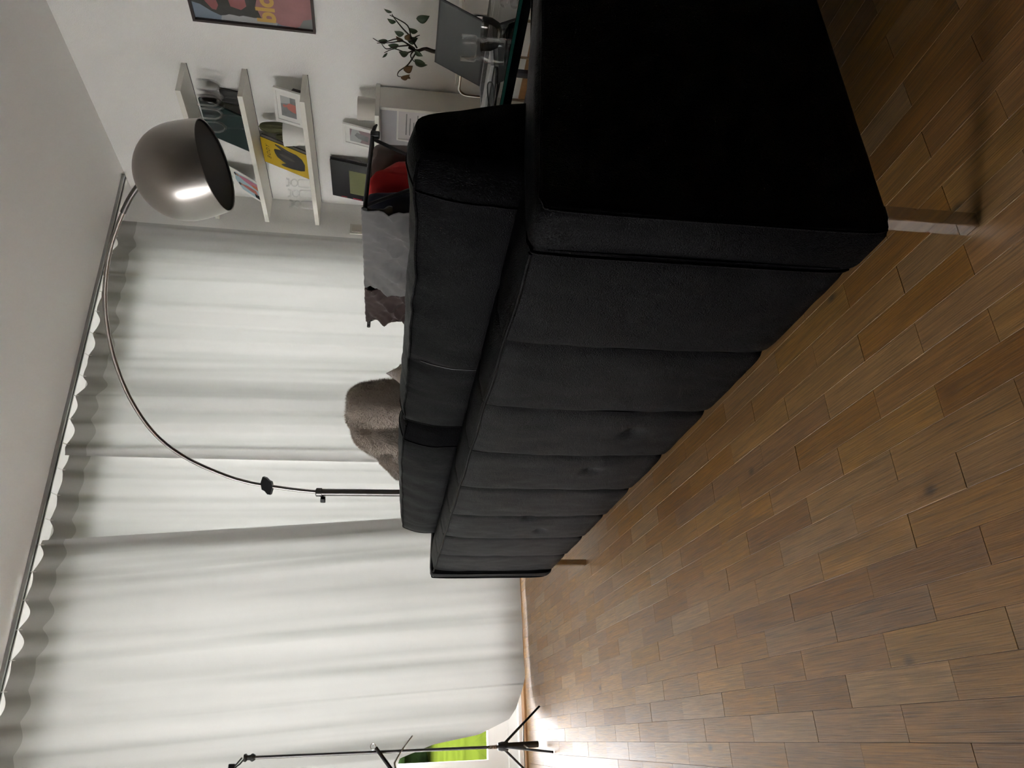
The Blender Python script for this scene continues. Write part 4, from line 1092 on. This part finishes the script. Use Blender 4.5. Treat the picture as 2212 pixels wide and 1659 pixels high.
for sgn in (-1, 1):
    for i in range(n):
        for j in range(n): bm.faces.new([grid[(sgn, *q)] for q in ((i, j), (i+1, j), (i+1, j+1), (i, j+1))])
bmesh.ops.recalc_face_normals(bm, faces=bm.faces); b2 = bm.copy()
pt = obj('cover', bm, M_plush, pw_, smooth=180); fur(b2, pt, 12000, .009, M_plush, 9); b2.free()

# ------------------------------------------------------------------ folding music stand by the swept-up curtain
mx_, my_ = -.045, 3.72
ms = thing('music_stand', (mx_, my_, 0), 'thin black folding music stand beside the swept-up curtain', 'music stand')
obj('pole', T([(mx_, my_, .16), (mx_ + .003, my_, 1.312)], .0068, 12), M_steel_dark, ms, smooth=True)
obj('lower_tube', T([(mx_ + .004, my_ + .02, .030), (mx_ + .002, my_ + .008, .160), (mx_ + .002, my_, .205)], [.014, .0145, .0125], 14), M_black, ms, smooth=50)
obj('collar', LA([(0, .175), (.019, .175), (.020, .180), (.020, .205), (.016, .222), (0, .222)], (mx_ + .001, my_, 0), 16), M_black, ms, smooth=40)
obj('spring', T([(mx_ + .009*math.cos(k*.9), my_ + .009*math.sin(k*.9), .222 + k*.0009) for k in range(48)], .0014, 5), M_chrome, ms)
for ang, rl in ((18, .175), (150, .20), (262, .20)):
    d = Vector((math.cos(R(ang)), math.sin(R(ang)), 0)); b0 = Vector((mx_, my_, .195))
    foot = Vector((mx_, my_, .006)) + d*rl; foot.z = .035 if ang == 18 else .006
    foot.z = .007
    obj('leg', T([b0, b0 + d*.01, foot], [.006, .006, .005], 8), M_black, ms, smooth=True)
    mid = b0.lerp(foot, .55); obj('brace', T([(mx_ + .003, my_ + .012, .10), mid], .0032, 6), M_steel, ms, smooth=True)
obj('knob', LA([(0, 1.290), (.010, 1.290), (.016, 1.300), (.016, 1.306), (.011, 1.312), (.010, 1.322), (.017, 1.330), (.015, 1.338), (0, 1.340)], (mx_ + .003, my_, 0), 16), M_black, ms, smooth=40)
obj('desk_hinge', B((mx_ - .055, my_ - .012, 1.372), (mx_ - .018, my_ + .012, 1.398), .003), M_black, ms)
for dz in (0, .014): obj('hinge_link', T([(mx_ + .004, my_, 1.332 + dz), (mx_ - .020, my_, 1.352 + dz), (mx_ - .040, my_, 1.380 + dz*.5)], .0035, 6), M_black, ms, smooth=True)
for a, b_ in (((-.050, 1.390), (-.50, 1.70)), ((-.050, 1.376), (-.50, 1.46)), ((-.06, 1.382), (-.34, 1.80))):
    obj('desk_arm', T([(mx_ + a[0], my_, a[1]), (mx_ + b_[0], my_, b_[1])], .0055, 8), M_black, ms, smooth=True)
# the folding ledge hanging half way down
obj('ledge_arm', T([(mx_ + .020, my_ - .012, .775), (mx_ - .060, my_ - .012, .710), (mx_ - .26, my_ - .012, .56)], .0085, 10), M_black, ms, smooth=True)
obj('ledge_loop', T(ringpts((mx_ + .024, my_ - .012, .786), .017, .012, (.75, 0, .2), (-.2, 0, .95)), .0018, 6, closed=True), M_chrome, ms, smooth=True)
obj('page_holder', T([(mx_ + .062, my_ - .010, .612), (mx_ + .010, my_ - .010, .655), (mx_ - .045, my_ - .010, .690), (mx_ - .12, my_ - .012, .668)], [.0028, .003, .005, .006], 8), M_steel, ms, smooth=True)

# ------------------------------------------------------------------ garden beyond the window
def blob(c, r, seed, sub=4):
    bm = bmesh.new(); bmesh.ops.create_icosphere(bm, subdivisions=sub, radius=1)
    for v in bm.verts:
        d = v.co.normalized(); f = 1 + .28*ns(d.x*2.2 + seed, d.y*2.2, d.z*2.2) + .16*ns(d.x*6, d.y*6 + seed, d.z*6) + .10*ns(d.x*14, d.y*14, d.z*14 + seed)
        v.co = Vector(c) + Vector((d.x*r[0], d.y*r[1], d.z*r[2]))*f
    return bm
x, y, rr, h = -.7, 14, 1.9, 1.15
t = thing('garden_shrub', (x, y, -.05), 'rounded green shrub beyond the lawn, seen under the swept-up curtain corner', 'shrub')
obj('foliage', blob((x, y, h*.92), (rr, 1.4, h), 3.3), M_hedge, t, smooth=180)
obj('trunk', T([(x, y, -.06), (x, y, h*.8)], .09, 8), M_bark, t)
